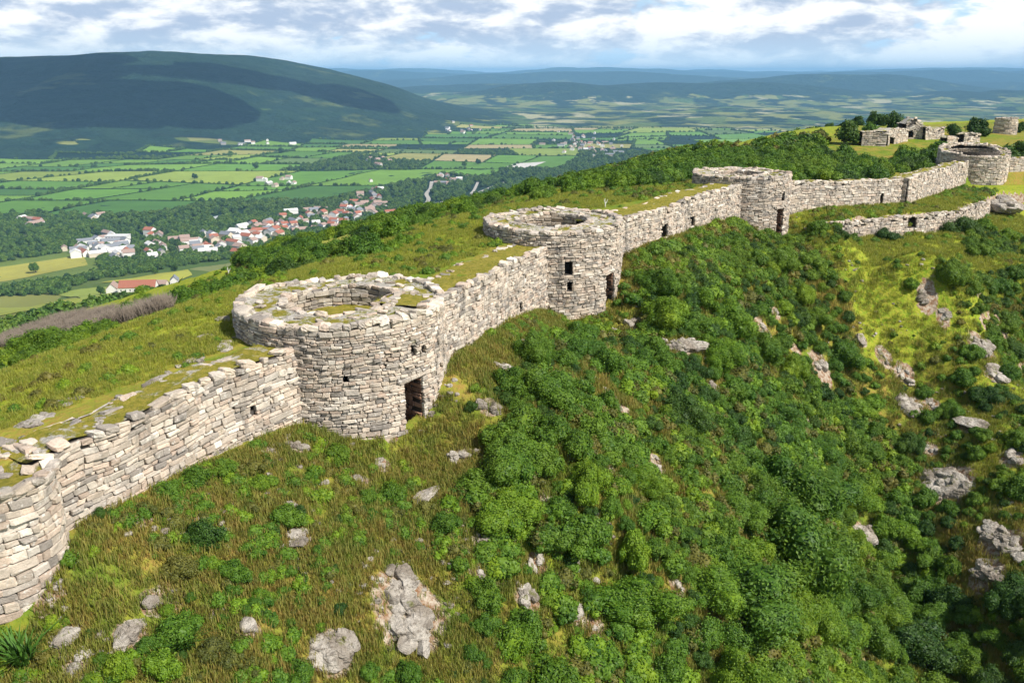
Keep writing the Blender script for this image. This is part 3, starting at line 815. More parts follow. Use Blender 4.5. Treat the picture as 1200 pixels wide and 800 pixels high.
# ------------------------------------------------------------------ ruins on the hilltop
def px_wall(name, label, u0, v0, u1, v1, hgt, thick, seed, holes=(), cat='ruin', **kw):
    x, y, z, t, ok = hit([u0, u1], [v0, v1], tmin=95)
    p, q = (float(x[0]), float(y[0])), (float(x[1]), float(y[1]))
    hl = [op_on_wall(p, q, *h) for h in holes]
    wall(name, label, p, q, [float(z[0]) + h for h in hgt[:1]] + [float((z[0] + z[1]) / 2) + h for h in hgt[1:-1]] + [float(z[1]) + hgt[-1]], [float(min(z)) - .8] * 2, thick, hl, seed, cat=cat, back_h=2.2, course=.24, wmean=.55, **kw)
    return p, q
px_wall('ruined_building', 'grey roofless stone block with level top on the hilltop turf', 1009, 171, 1038, 172, [1.9, 2.0, 1.9], 3.2, 701, grassy=.35)
px_wall('ruined_building', 'ruined wall with one dark gap adjoining the grey roofless block', 1040, 171, 1062, 165, [2.1, 2.2, 1.6], 2.4, 702, [(1045, 166, 5, 9)], grassy=.3)
px_wall('ruined_building', 'jagged rubble ruin with a dark doorway behind the roofless block', 1060, 163, 1080, 163, [2.3, 3.2, 2.0], 3.0, 703, [(1067, 158, 6, 8)], grassy=.2, ragged=.5)
px_wall('ruined_building', 'low broken ruin with tumbled stones near the highest rubble', 1083, 164, 1105, 162, [2.0, 1.4, 1.7], 2.5, 704, [], grassy=.3, ragged=.5)
px_wall('ruined_wall', 'short stump of wall above the curved wall', 1108, 169, 1121, 168, [.9, 1.1, .8], 1.2, 705, [], grassy=.3, ragged=.5)
px_wall('ruined_wall', 'long low fragment of wall behind the broad squat tower', 1128, 168, 1148, 167, [1.3, 1.5, 1.2], 1.4, 706, [], grassy=.35, ragged=.4)
_x, _y, _z, _t, _ = hit([1177], [157], tmin=120)
tower((float(_x[0]), float(_y[0]), .0118 * float(_t[0])), float(_z[0]) + .0185 * float(_t[0]), float(_z[0]) - 1, 'round_tower', 'small solitary round tower on the far skyline of the hill', 808, rin=.55, floor_drop=.7, course=.24, wmean=.6, grassy=.2)

# ------------------------------------------------------------------ foliage
def leaf_cloud(seed, lobes, nleaf, leaf, zmin=-.25, core=.80, up=.35):
    """leaf-sized faces spread over and through a crown of lobes, with a twiggy heart"""
    r = np.random.default_rng(seed)
    lb = np.array(lobes, float); w = lb[:, 3] ** 2; k = r.choice(len(lb), nleaf * 2, p=w / w.sum())
    d = r.normal(0, 1, (nleaf * 2, 3)); d /= np.linalg.norm(d, axis=1)[:, None]
    rad = lb[k, 3] * (.70 + .36 * r.random(nleaf * 2) ** .7) * (1 + .22 * np.sin(d[:, 0] * 5 + k) * np.sin(d[:, 1] * 6 + 2 * k))
    p = lb[k, :3] + d * rad[:, None]
    ok = p[:, 2] > zmin
    for q in range(len(lb)):
        ok &= (k == q) | (np.linalg.norm(p - lb[q, :3], axis=1) > lb[q, 3] * .80)
    p, d = p[ok][:nleaf], d[ok][:nleaf]; n = len(p)
    nn = d + r.normal(0, .55, (n, 3)); nn[:, 2] += up; nn /= np.linalg.norm(nn, axis=1)[:, None]
    t = np.cross(nn, r.normal(0, 1, (n, 3))); t /= np.linalg.norm(t, axis=1)[:, None]; b = np.cross(nn, t)
    s = leaf * r.uniform(.6, 1.35, n)[:, None]
    V = np.stack([p + t * s, p + b * s * .55 + nn * s * .12, p - t * s, p - b * s * .55 + nn * s * .12], 1).reshape(-1, 3)
    Q = np.arange(n * 4).reshape(-1, 4)
    # heart of each lobe, lumpy
    cv, cq = superbox(5, 2.0)
    for j, (x, y, z, R) in enumerate(lb):
        v = cv * R * core * (1 + r.normal(0, .09, (len(cv), 1))) + (x, y, z)
        v[:, 2] = np.maximum(v[:, 2], zmin - .1)
        Q = np.concatenate([Q, cq + len(V)]); V = np.concatenate([V, v])
    return V, Q

def bush_lobes(seed, n=6, flat=1.0):
    n = n + 5
    r = np.random.default_rng(seed); L = [(0, 0, .32 * flat, .62)]
    for k in range(n):
        a = 2 * math.pi * k / n + r.uniform(-.4, .4); q = r.uniform(.25, .78)
        L.append((q * math.cos(a), q * math.sin(a), r.uniform(.08, .75 - .5 * q) * flat + .05, r.uniform(.20, .40)))
    L.append((r.uniform(-.2, .2), r.uniform(-.2, .2), .72 * flat, .34))
    return L

LEAF = [leaf_mat('bright_leaves', (.062, .145, .008), (.180, .295, .018)), leaf_mat('green_leaves', (.038, .105, .009), (.122, .228, .018)), leaf_mat('dark_leaves', (.018, .058, .009), (.068, .142, .017)),
        leaf_mat('olive_leaves', (.065, .080, .014), (.160, .165, .032))]
TONES = ['bright green', 'mid-green', 'dark green', 'olive-brown']
BUSH = {}
for _t in range(4):
    for _k in range(4):
        V, Q = leaf_cloud(40 + _k, bush_lobes(40 + _k, 5 + _k % 3, (.8, 1., 1.15, .95)[_k]), 3600, .050)
        BUSH[_t, _k] = mesh_np('shrub_foliage', V, Q, [LEAF[_t]], None, False)

BIG = {(t, k): mesh_np('shrub_foliage', *leaf_cloud(60 + k, bush_lobes(60 + k, 9 + k, (1., 1.2)[k]), 9500, .030), [LEAF[t]], None, False) for t in range(4) for k in range(2)}

# ---- scattering of what nobody would count
def hidden_sources(name, meshes):
    c = bpy.data.collections.new(name)
    for i, me in enumerate(meshes):
        c.objects.link(bpy.data.objects.new('%s_source' % name, me))
    return c

def scatter(name, P, scl, rotz, src, up=None):
    V = np.asarray(P, np.float32)
    me = bpy.data.meshes.new(name); me.vertices.add(len(V)); me.vertices.foreach_set('co', V.ravel())
    for k, a in (('scl', scl), ('rz', rotz)):
        at = me.attributes.new(k, 'FLOAT', 'POINT'); at.data.foreach_set('value', np.asarray(a, np.float32))
    at = me.attributes.new('pick', 'INT', 'POINT'); at.data.foreach_set('value', np.random.default_rng(len(V)).integers(0, len(src.objects), len(V)).astype(np.int32))
    o = link(name, me)
    ng = bpy.data.node_groups.new(name + '_scatter', 'GeometryNodeTree')
    ng.interface.new_socket('Geometry', in_out='INPUT', socket_type='NodeSocketGeometry'); ng.interface.new_socket('Geometry', in_out='OUTPUT', socket_type='NodeSocketGeometry')
    nd = ng.nodes; lk = ng.links
    gi = nd.new('NodeGroupInput'); go = nd.new('NodeGroupOutput')
    ci = nd.new('GeometryNodeCollectionInfo'); ci.inputs['Collection'].default_value = src; ci.inputs['Separate Children'].default_value = True; ci.inputs['Reset Children'].default_value = True
    ip = nd.new('GeometryNodeInstanceOnPoints'); ip.inputs['Pick Instance'].default_value = True
    def attr(nm, ty):
        a = nd.new('GeometryNodeInputNamedAttribute'); a.data_type = ty; a.inputs[0].default_value = nm; return a.outputs[0]
    cx = nd.new('ShaderNodeCombineXYZ'); lk.new(attr('rz', 'FLOAT'), cx.inputs[2])
    lk.new(gi.outputs[0], ip.inputs['Points']); lk.new(ci.outputs[0], ip.inputs['Instance']); lk.new(attr('pick', 'INT'), ip.inputs['Instance Index'])
    lk.new(cx.outputs[0], ip.inputs['Rotation']); lk.new(attr('scl', 'FLOAT'), ip.inputs['Scale']); lk.new(ip.outputs[0], go.inputs[0])
    md = o.modifiers.new('scatter', 'NODES'); md.node_group = ng
    return tag(o, kind='stuff')

def inpoly(u, v, P):
    u = np.asarray(u); v = np.asarray(v); c = np.zeros(u.shape, bool); n = len(P)
    for i in range(n):
        x0, y0 = P[i]; x1, y1 = P[(i + 1) % n]
        k = ((y0 > v) != (y1 > v)) & (u < (x1 - x0) * (v - y0) / ((y1 - y0) if y1 != y0 else 1e-9) + x0)
        c ^= k
    return c

# ---- grass tufts
def tuft_mat(lush=False):
    m, nt = mat('lush_blades' if lush else 'grass_blades'); n = N(nt); P = position(n)
    g, a, b, c, dry = grass_colour(n, P, n('ShaderNodeObjectInfo').outputs['Random'])
    if lush: g = lush_colour(n, b, c)
    ri = n('ShaderNodeNewGeometry').outputs['Random Per Island']
    g = n.mix(n.ramp(ri, .1, 1.0), g, n.mix(.5, g, (.40, .36, .11)))
    n.out(g, .7, None, trans=.3, spec=.2)
    return m
M['tuft'] = tuft_mat(); M['lush_tuft'] = tuft_mat(True)
def tuft_mesh(seed, nb, h, spread, m=None, lean=.5):
    r = np.random.default_rng(seed); V = []; Q = []; T = []
    for k in range(nb):
        a = r.uniform(0, 6.28); q = spread * math.sqrt(r.random()); x, y = q * math.cos(a), q * math.sin(a)
        b = r.uniform(0, 6.28); hh = h * r.uniform(.55, 1.25); l = lean * hh * r.uniform(.2, 1.2); w = h * r.uniform(.035, .06)
        dx, dy = math.cos(b), math.sin(b); i = len(V)
        V += [(x - dy * w, y + dx * w, -.04), (x + dy * w, y - dx * w, -.04), (x + dx * l * .4 + dy * w * .8, y + dy * l * .4 - dx * w * .8, hh * .6), (x + dx * l * .4 - dy * w * .8, y + dy * l * .4 + dx * w * .8, hh * .6), (x + dx * l, y + dy * l, hh)]
        Q.append((i, i + 1, i + 2, i + 3)); T.append((i + 3, i + 2, i + 4))
    return mesh_np('tuft', V, Q, [m or M['tuft']], T, False)
GL_SRC = hidden_sources('lush_tuft', [tuft_mesh(10 + i, 26, .20, .22, M['lush_tuft']) for i in range(4)])
G_SRC = hidden_sources('tuft', [tuft_mesh(i, 26, .24, .22) for i in range(4)])

def field_points(n, x0, x1, y0, y1, r):
    return r.uniform(x0, x1, n), r.uniform(y0, y1, n)

def inside_any_tower(x, y, pad=.15):
    k = np.zeros(x.shape, bool)
    for tx, ty, tr in TOWERS.values(): k |= np.hypot(x - tx, y - ty) < tr + pad
    k |= (np.abs(x + 14.95) < 3.15) & (np.abs(y - 19.5) < 1.75)
    return k

def off_wall(x, y):
    s = poly_dist(x, y, WL); return s, (s > .25) | (s < -2.6) | ((x < -11) & (y < 17.6) & (y > 8))

def hit_many(u, v, **k):
    u = np.asarray(u, float); v = np.asarray(v, float)
    out = [hit(u[i:i + 2500], v[i:i + 2500], **k) for i in range(0, len(u), 2500)]
    return [np.concatenate([o[j] for o in out]) for j in range(5)]

def off_rocks(x, y, f=.85):
    k = np.ones(len(x), bool)
    for qx, qy, w_, l_ in ROCKBOX:
        k &= np.hypot(x - qx, y - qy) > f * (w_ * .5 + l_ * .5)
    return k

def polar(n, r_, a0, a1, ra, rb):
    a = np.radians(r_.uniform(a0, a1, n)); q = r_.uniform(ra, rb, n)
    return q * np.sin(a), q * np.cos(a), q

# ------------------------------------------------------------------ labels that point at one thing
def where(u, v, marks):
    best = min(marks, key=lambda m: (m[1] - u) ** 2 + ((m[2] - v) * 1.25) ** 2)
    du, dv = u - best[1], v - best[2]
    if abs(dv) > abs(du) * .8: rel = 'below' if dv > 0 else 'above'
    else: rel = 'right of' if du > 0 else 'left of'
    return rel, best

ORD = ['first', 'second', 'third', 'fourth', 'fifth', 'sixth', 'seventh', 'eighth', 'ninth', 'tenth']
def settle(items):
    """items: dicts with o, text, u, v, group. Look-alikes are told apart by their order where there are few."""
    by = {}
    for it in items: by.setdefault(it['text'], []).append(it)
    for text, L in by.items():
        if len(L) > 1 and len(L) <= 10:
            L.sort(key=lambda i: i['u'])
            for k, it in enumerate(L):
                if len(L) == 2: w = ('left', 'right')[k] + ' one of two'
                else: w = 'leftmost' if k == 0 else 'rightmost' if k == len(L) - 1 else ORD[k] + ' from left'
                it['o']['label'] = '%s, %s' % (text, w)
        else:
            for it in L: it['o']['label'] = text

# ------------------------------------------------------------------ rocks
def n3(p, s, seed):
    x, y, z = p[:, 0] * s, p[:, 1] * s, p[:, 2] * s
    return (fbm(x, y + z * .37, 4, seed) + fbm(y, z + x * .41, 4, seed + 5) + fbm(z, x + y * .29, 4, seed + 9)) / 1.5
CV, CQ = cube_pts(9)
def rock_lump(seed, dims, jag=.5):
    r = np.random.default_rng(seed)
    v = CV / np.linalg.norm(CV, axis=1)[:, None] ** .75
    v = v / np.abs(v).max()
    d = 1 + jag * n3(v + r.uniform(0, 50, 3), 1.1, seed) + jag * .5 * n3(v + r.uniform(0, 50, 3), 3.0, seed + 1)
    v = v * d[:, None]
    # cleavage planes
    for k in range(5):
        nrm = r.normal(0, 1, 3); nrm /= np.linalg.norm(nrm); o = v @ nrm; lim = r.uniform(.55, .85)
        v = v - np.maximum(o - lim, 0)[:, None] * nrm * .85
    return v * np.array(dims) / 2
def outcrop_mesh(seed, w, l, h, n):
    """a patch of n jagged, part-buried lumps, w across and l down the slope"""
    r = np.random.default_rng(seed); V = []; Q = []; m = min(w, l)
    for k in range(n):
        s = m * r.uniform(.28, .62) if n > 2 else m * r.uniform(.8, 1.0)
        f = 1.0 if n > 1 else l / max(m, 1e-6)
        q = rock_lump(seed * 31 + k, (s * r.uniform(.8, 1.3), s * r.uniform(.9, 1.7) * (f if n == 1 else 1), min(h, s * .9) * r.uniform(.6, 1.15)), .75)
        a = r.uniform(-1.2, 1.2); c, sn = math.cos(a), math.sin(a)
        q = np.stack([q[:, 0] * c - q[:, 1] * sn, q[:, 0] * sn + q[:, 1] * c, q[:, 2] + .25 * q[:, 0] * r.normal(0, .5)], -1)
        if n > 1:
            b = r.uniform(0, 6.28); e = .42 * math.sqrt(r.random()); t = (k + .5) / n - .5
            q = q + (w * e * math.cos(b) * .9, l * (.55 * t + .45 * e * math.sin(b)), r.uniform(-.22, .02) * h)
        Q.append(CQ + len(V) * len(CV)); V.append(q)
    return mesh_np('outcrop', np.concatenate(V), np.concatenate(Q), [M['rock']], None, False)

# u, v, width, height in picture points, turn of the long axis
ROCKS = [(478, 678, 46, 150, .75), (392, 756, 60, 40, .8), (352, 625, 28, 26, 0), (152, 731, 28, 50, 0), (90, 768, 22, 44, 0), (78, 742, 20, 24, 0), (291, 731, 28, 26, 0), (180, 703, 16, 16, 0),
    (501, 574, 20, 26, 0), (541, 530, 46, 18, .3), (346, 519, 34, 16, 0), (320, 526, 18, 12, 0), (420, 559, 24, 12, 0), (447, 541, 14, 16, 0), (340, 590, 12, 12, 0), (163, 605, 14, 10, 0), (575, 474, 38, 16, 0),
    (590, 425, 22, 26, 0), (655, 437, 36, 16, 0), (628, 443, 18, 14, 0), (684, 462, 16, 12, 0), (566, 630, 24, 14, 0), (562, 670, 12, 22, 0), (628, 655, 26, 18, .5), (617, 690, 24, 32, .5), (675, 714, 16, 24, 0),
    (697, 733, 10, 14, 0), (800, 401, 52, 24, .5), (744, 376, 20, 16, 0), (772, 395, 22, 16, 0), (769, 532, 12, 44, .3), (728, 470, 12, 40, .4), (715, 455, 10, 24, .4), (895, 382, 24, 34, 0), (907, 357, 12, 24, 0), (962, 421, 28, 34, 0), (904, 402, 24, 18, 0), (948, 495, 16, 10, 0),
    (960, 571, 22, 20, 0), (1012, 622, 34, 28, .4), (985, 604, 20, 16, 0), (1060, 430, 14, 34, .3), (1067, 468, 26, 30, .3), (1112, 556, 44, 66, .3), (1172, 616, 26, 70, .3), (1137, 492, 26, 26, 0), (1086, 342, 24, 22, 0),
    (1106, 366, 14, 20, .4), (1150, 401, 40, 24, .4), (1165, 432, 20, 30, .4), (1185, 530, 20, 30, .3), (1156, 660, 26, 50, .3), (906, 540, 14, 8, 0), (882, 520, 12, 8, 0), (796, 684, 12, 12, 0), (868, 778, 20, 14, 0), (1035, 410, 14, 30, .4), (1090, 520, 14, 24, .3), (1009, 395, 12, 16, 0),
    (930, 320, 14, 10, 0), (1012, 268, 40, 9, 0), (1045, 270, 30, 8, 0), (60, 700, 14, 20, 0), (455, 505, 18, 10, 0), (258, 712, 14, 8, 0), (203, 692, 14, 8, 0), (716, 545, 12, 10, 0), (640, 585, 14, 10, 0), (835, 450, 14, 16, .3), (1092, 470, 16, 20, .3), (1175, 242, 44, 40, 0)]
RMARK = [('the tall doorway', 485, 505), ('the near rough wall', 230, 545), ('the rounded near bastion', 40, 700), ('the largest pale outcrop', 470, 680), ('the square-windowed tower', 690, 372), ('the windowed long wall', 790, 290),
         ('the third tower', 890, 285), ('the yellow-green spur', 1060, 310), ('the grey cliff band', 1110, 560), ('the dense gully bushes', 960, 500), ('the leafy gully bottom', 990, 720), ('the bush thicket below the third tower', 850, 400), ('the dry foreground grass', 250, 680), ('the lowest foreground scrub', 620, 760)]
_ru = np.array([q[0] for q in ROCKS], float); _rv = np.array([q[1] + q[3] * .25 for q in ROCKS], float)
_hx, _hy, _hzz, _ht, _ok = hit_many(_ru, _rv)
ROCKXY = [(_hx[k], _hy[k], max(.35, .5 * math.sqrt(q[2] * q[3]) * _ht[k] / F)) for k, q in enumerate(ROCKS[:-1])]
build_ground()
items = []
rock_at = []
ROCKBOX = []
for k, (u, v, wp, hp, tn) in enumerate(ROCKS):
    t = _ht[k]; w = wp * t / F; l = hp * t / F * 1.15
    big = wp * hp > 1100
    r = np.random.default_rng(900 + k)
    n = int(np.clip(wp * hp / 75, 3, 34)) if (big or hp > 1.8 * wp or tn or wp > 28) else (3 if r.random() < .5 else 1)
    h = min(.34 * min(w, l) + .12, .8)
    if k == len(ROCKS) - 1: h, n, l = 3.2, 26, w * .8
    name = 'rock_outcrop' if big else 'rock'
    o = link(name, outcrop_mesh(300 + k, w, l, h, n), None, (_hx[k], _hy[k], _hzz[k] + h * (.24 if k < len(ROCKS) - 1 else .4)))
    # lie along the slope
    e = .6; gx_ = (hz(np.array([_hx[k] + e]), np.array([_hy[k]])) - hz(np.array([_hx[k] - e]), np.array([_hy[k]])))[0] / (2 * e)
    gy_ = (hz(np.array([_hx[k]]), np.array([_hy[k] + e])) - hz(np.array([_hx[k]]), np.array([_hy[k] - e])))[0] / (2 * e)
    nrm = Vector((-gx_ * .8, -gy_ * .8, 1)).normalized()
    q = nrm.rotation_difference(Vector((0, 0, 1))).inverted(); q = Vector((0, 0, 1)).rotation_difference(nrm)
    from mathutils import Quaternion
    o.rotation_mode = 'QUATERNION'; o.rotation_quaternion = q @ Quaternion((0, 0, 1), tn + r.uniform(-.25, .25))
    rock_at.append((_hx[k], _hy[k], max(w, l) * .5)); ROCKBOX.append((_hx[k], _hy[k], .46 * w, .5 * l))
    rel, m = where(u, v, [x for x in RMARK if math.hypot(x[1] - u, x[2] - v) > 14])
    size = 'large' if big else 'long thin' if hp > 1.8 * wp else 'small' if wp < 20 else 'mid-sized'
    txt = '%s pale rock %s %s' % (size, rel, m[0])
    if k == 0: txt = 'largest pale outcrop, a long jagged rock ledge below the tall doorway'
    if k == len(ROCKS) - 1: txt = 'dark upstanding rock outcrop at the end of the low terrace wall'
    tag(o, txt, 'rock', None if (big) else 'pale rocks showing through the slope')
    items.append(dict(o=o, text=txt, u=u, v=v))
# flat slabs in the turf on the upper side of the near wall
SLABS = [(75, 472, 30), (40, 492, 34), (170, 458, 26), (18, 524, 40), (230, 440, 26), (262, 402, 30), (222, 424, 24), (190, 445, 30), (140, 470, 22), (108, 497, 26), (60, 512, 30), (272, 372, 22), (240, 395, 22)]
sx_, sy_, sz_, st_, _ = hit_many([q[0] for q in SLABS], [q[1] for q in SLABS])
for k, (u, v, wp) in enumerate(SLABS):
    w = wp * st_[k] / F
    o = link('stone_slab', outcrop_mesh(700 + k, w, w * 2.2, .16, 5 + k % 4), None, (sx_[k], sy_[k], sz_[k] + .015)); o.rotation_euler.z = random.uniform(-.7, .2)
    txt = '%s pale slab bedded in the dry turf above the near wall' % ('broad' if wp >= 30 else 'narrow')
    tag(o, txt, 'rock', 'pale slabs in the turf'); items.append(dict(o=o, text=txt, u=u, v=v))
settle(items)

# ------------------------------------------------------------------ shrubs
ZONES = [  # polygon, chance, radius range, tones
    ([(870, 600), (1000, 560), (1110, 640), (1200, 690), (1480, 830), (840, 830)], .95, (1.1, 2.3), (.50, .40, .10, 0)),
    ([(735, 290), (850, 258), (930, 275), (985, 330), (1010, 440), (1060, 540), (1110, 640), (1000, 560), (870, 600), (850, 650), (800, 520), (735, 400)], .88, (.6, 1.35), (.30, .42, .26, .02)),
    ([(525, 420), (690, 385), (735, 400), (800, 520), (850, 650), (870, 830), (640, 830), (590, 680), (520, 600), (560, 500)], .34, (.45, 1.3), (.44, .40, .10, .06)),
    ([(-40, 830), (-40, 740), (80, 600), (360, 480), (480, 520), (520, 600), (590, 680), (640, 830)], .045, (.25, .75), (.40, .45, .10, .05)),
    ([(1050, 335), (1480, 280), (1480, 600), (1150, 480), (1090, 400)], .86, (.45, 1.2), (.08, .34, .36, .22)),
    ([(1060, 440), (1150, 500), (1480, 620), (1480, 700), (1110, 640), (1050, 520)], .74, (.45, 1.2), (.14, .45, .35, .06)),
    ([(1125, 258), (1480, 245), (1480, 290), (1130, 300)], .65, (.6, 1.3), (.0, .3, .4, .3)),
    ([(965, 268), (1100, 262), (1110, 278), (960, 285)], .45, (.4, .9), (.2, .5, .3, 0)),
    ([(925, 240), (960, 240), (975, 285), (930, 275)], .8, (.5, 1.), (.2, .6, .2, 0)),
    ([(-60, 462), (-60, 425), (80, 398), (200, 375), (282, 340), (283, 362), (270, 372), (215, 412), (140, 437), (60, 445)], 1.0, (.7, 1.5), (.45, .5, .05, 0)),
]
EXPL = [(592, 590, 92, 0), (737, 690, 100, 0), (742, 640, 60, 0), (690, 560, 70, 0), (600, 748, 62, 0), (600, 790, 56, 1), (460, 575, 48, 1), (395, 527, 44, 1), (305, 563, 34, 1), (350, 597, 26, 1), (230, 556, 44, 1), (262, 545, 40, 1), (200, 570, 36, 1),
        (205, 732, 66, 1), (140, 778, 50, 0), (190, 775, 50, 0), (118, 600, 26, 1), (430, 580, 30, 1), (640, 540, 60, 1), (560, 560, 60, 1), (520, 610, 44, 1), (775, 330, 50, 1), (690, 480, 56, 1), (650, 500, 50, 1), (760, 600, 60, 0), (1010, 170, 0, 0)]
cand = []
rs = np.random.default_rng(77)
eu = np.array([e[0] for e in EXPL if e[2]], float); ev = np.array([e[1] + .22 * e[2] for e in EXPL if e[2]], float)
ex, ey, ez, et, eo = hit_many(eu, ev)
for k, e in enumerate([e for e in EXPL if e[2]]):
    cand.append((ex[k], ey[k], ez[k], e[2] * et[k] / F / 2, e[3]))
n = 66000
X, Y, Rr = polar(n, rs, -40, 42, 11, 92)
s, okw = off_wall(X, Y); bd = -poly_dist(X, Y, BL)
Z = hz(X, Y); U, Vp, zc = pix(X, Y, Z)
ok = (okw & (s > .7) | (bd > 9)) & ~inside_any_tower(X, Y, .9) & (Vp < 860) & (np.abs(U - 600) < 860)
wallside = np.zeros(len(X), bool)
for qx, qy, qs in ((-3.2, 28.4, 2.6), (5.8, 45.8, 2.4), (22.6, 68.8, 2.6), (36.4, 74.2, 3.2)): wallside |= np.hypot(X - qx, Y - qy) < qs
patch = fbm(X / 9., Y / 9., 3, 233)
clump = fbm((.845 * X - .534 * Y) / 13., (.534 * X + .845 * Y) / 4.2, 4, 222)
taken = [(c[0], c[1], c[3]) for c in cand] + [(a, b, c * 1.45) for a, b, c in rock_at]
cell = {}
def put(x, y, r_): cell.setdefault((int(x // 3), int(y // 3)), []).append((x, y, r_))
for tk in taken: put(*tk)
for i in np.nonzero(ok)[0]:
    u, v = U[i], Vp[i]
    for P, pr, (ra, rb), tn in ZONES:
        if inpoly(np.array([u]), np.array([v]), P)[0]: break
    else: continue
    if (s[i] > 0) != (P is not ZONES[-1][0]): continue
    if 0 < s[i] < 2.4 or wallside[i]: continue
    if rs.random() > pr * (np.clip(1.15 + 1.6 * clump[i], .3, 1.6) if pr > .86 else np.clip(.85 + 3.4 * clump[i], .03, 1.6)): continue
    R = (ra * .75 + (rb * 1.1 - ra * .75) * rs.random() ** 2.2)
    cx_, cy_ = int(X[i] // 3), int(Y[i] // 3)
    near = [q for a in (-1, 0, 1) for b in (-1, 0, 1) for q in cell.get((cx_ + a, cy_ + b), ())]
    if any((q[0] - X[i]) ** 2 + (q[1] - Y[i]) ** 2 < (.47 * (R + q[2])) ** 2 for q in near): continue
    put(X[i], Y[i], R)
    cand.append((X[i], Y[i], Z[i], R, int(np.searchsorted(np.cumsum(np.array(tn) / sum(tn)), np.clip(.5 + 1.35 * patch[i] + rs.normal(0, .13), 0, .999)))))
cand = np.array(cand)
cu, cv_, cz = pix(cand[:, 0], cand[:, 1], cand[:, 2])
size = cand[:, 3] * F / cz
vis = (cu > 5) & (cu < 1195) & (cv_ < 815)
order = np.argsort(-(size * vis))
NIND = 288
BMARK = [('the tall doorway', 500, 520), ('the near rough wall', 250, 540), ('the rounded near bastion', 60, 700), ('the largest pale outcrop', 470, 670), ('the square-windowed tower', 690, 372), ('the windowed long wall', 790, 290),
         ('the third tower', 890, 285), ('the yellow-green spur', 1060, 330), ('the grey cliff band', 1120, 560), ('the pale rock ledge', 800, 400), ('the two pale rocks', 935, 400), ('the lone gully rock', 960, 570),
         ('the split boulder', 1012, 622), ('the lower frame edge', 640, 800), ('the foreground scrub', 200, 740), ('the lower right corner', 1160, 780), ('the leafy gully floor', 940, 720), ('the dark hillside scrub', 1150, 370), ('the pale streak of stone', 768, 530), ('the bare grey thicket', 110, 385), ('the round bright bush', 740, 670)]
items = []
for i in order[:NIND]:
    x, y, z, R, tn = cand[i]; tn = int(tn)
    o = link('shrub', BUSH[tn, int(rs.integers(4))] if R < 1.05 else BIG[tn, int(rs.integers(2))], None, (x, y, z - .06 * R)); o.scale = (R * rs.uniform(.8, 1.3), R * rs.uniform(.75, 1.1), R * rs.uniform(.7, 1.25)); o.rotation_euler.z = rs.uniform(0, 6.28)
    S = 'huge' if size[i] > 44 else 'large' if size[i] > 31 else 'mid-sized' if size[i] > 23 else 'small'
    rel, m = where(cu[i], cv_[i] - size[i] * .3, BMARK)
    txt = '%s %s shrub %s %s' % (S, TONES[tn], rel, m[0])
    tag(o, txt, 'shrub', 'shrubs on the hillside'); items.append(dict(o=o, text=txt, u=cu[i], v=cv_[i]))
settle(items)
rest = order[NIND:]
P = cand[rest, :3].copy(); P[:, 2] -= .06 * cand[rest, 3]
BS = hidden_sources('low_shrub', [BUSH[t, k] for t, k in ((0, 0), (1, 1), (1, 2), (2, 3), (2, 0), (1, 3))])
scatter('shrubbery', P, cand[rest, 3], rs.uniform(0, 6.28, len(rest)), BS)
BUSHXY = cand[:, [0, 1, 3]]

# spiky rosette in the near corner, and a hedge of small herbs
def rosette(name, u, v, label, seed, h):
    x, y, z, t, _ = hit_many([u], [v])
    m = plain_mat('broad_blades', (.06, .14, .02), .5)
    r = np.random.default_rng(seed)
    o = link(name, tuft_mesh(seed, 90, h, h * .25, m, 1.3), None, (x[0], y[0], z[0])); tag(o, label, 'plant')
rosette('spiky_plant', 28, 778, 'spiky green rosette plant at the foot of the rounded near bastion', 3, .75)
rosette('spiky_plant', 218, 158 + 600, 'small tufted green plant among the foreground scrub', 4, .5)

# ------------------------------------------------------------------ grass and low growth
rg = np.random.default_rng(8)
X, Y, Rr = polar(240000, rg, -43, 44, 10, 105)
s, okw = off_wall(X, Y); bd = -poly_dist(X, Y, BL)
ok = okw & ~inside_any_tower(X, Y) & ((s > 0) | (bd > -1.5) | (Y < 17.6)) & (bd < 40)
gsl = fbm(X / 1.6, Y / 1.6, 3, 333)
ok &= rg.random(len(X)) < np.clip(.75 + 1.6 * gsl, .12, 1)
e_ = .35; st_ = np.hypot(hz(X + e_, Y) - hz(X - e_, Y), hz(X, Y + e_) - hz(X, Y - e_)) / (2 * e_)
ok &= (st_ < 1.35) | (rg.random(len(X)) < .3)
ok &= off_rocks(X, Y) | (rg.random(len(X)) < .12)
X, Y, Rr, s = X[ok], Y[ok], Rr[ok], s[ok]; Z = hz(X, Y)
scl = (.55 + .5 * rg.random(len(X))) * (.85 + Rr / 130.) * np.where(s > 0, 1.0, .78)
lush = (s < 0) | ((np.abs(poly_dist(X, Y, np.array(SPUR, float))) < 4.5) & (Y > 44) & (rg.random(len(X)) < .85)) | ((s < 15) & (X > 24) & (Y > 55))
for nm, kk, src in (('grass', ~lush, G_SRC), ('meadow_grass', lush, GL_SRC)):
    scatter(nm, np.stack([X, Y, Z], -1)[kk], scl[kk], rg.uniform(0, 6.28, kk.sum()), src)
tv = np.concatenate(TOPS); k = fbm(tv[:, 0] * 1.1, tv[:, 1] * 1.1, 3, 12) > .02
tv = tv[k] + rg.uniform(-.12, .12, (k.sum(), 3)) * (1, 1, 0) - (0, 0, .03)
scatter('grass_on_the_walls', tv, rg.uniform(.2, .5, len(tv)), rg.uniform(0, 6.28, len(tv)), GL_SRC)
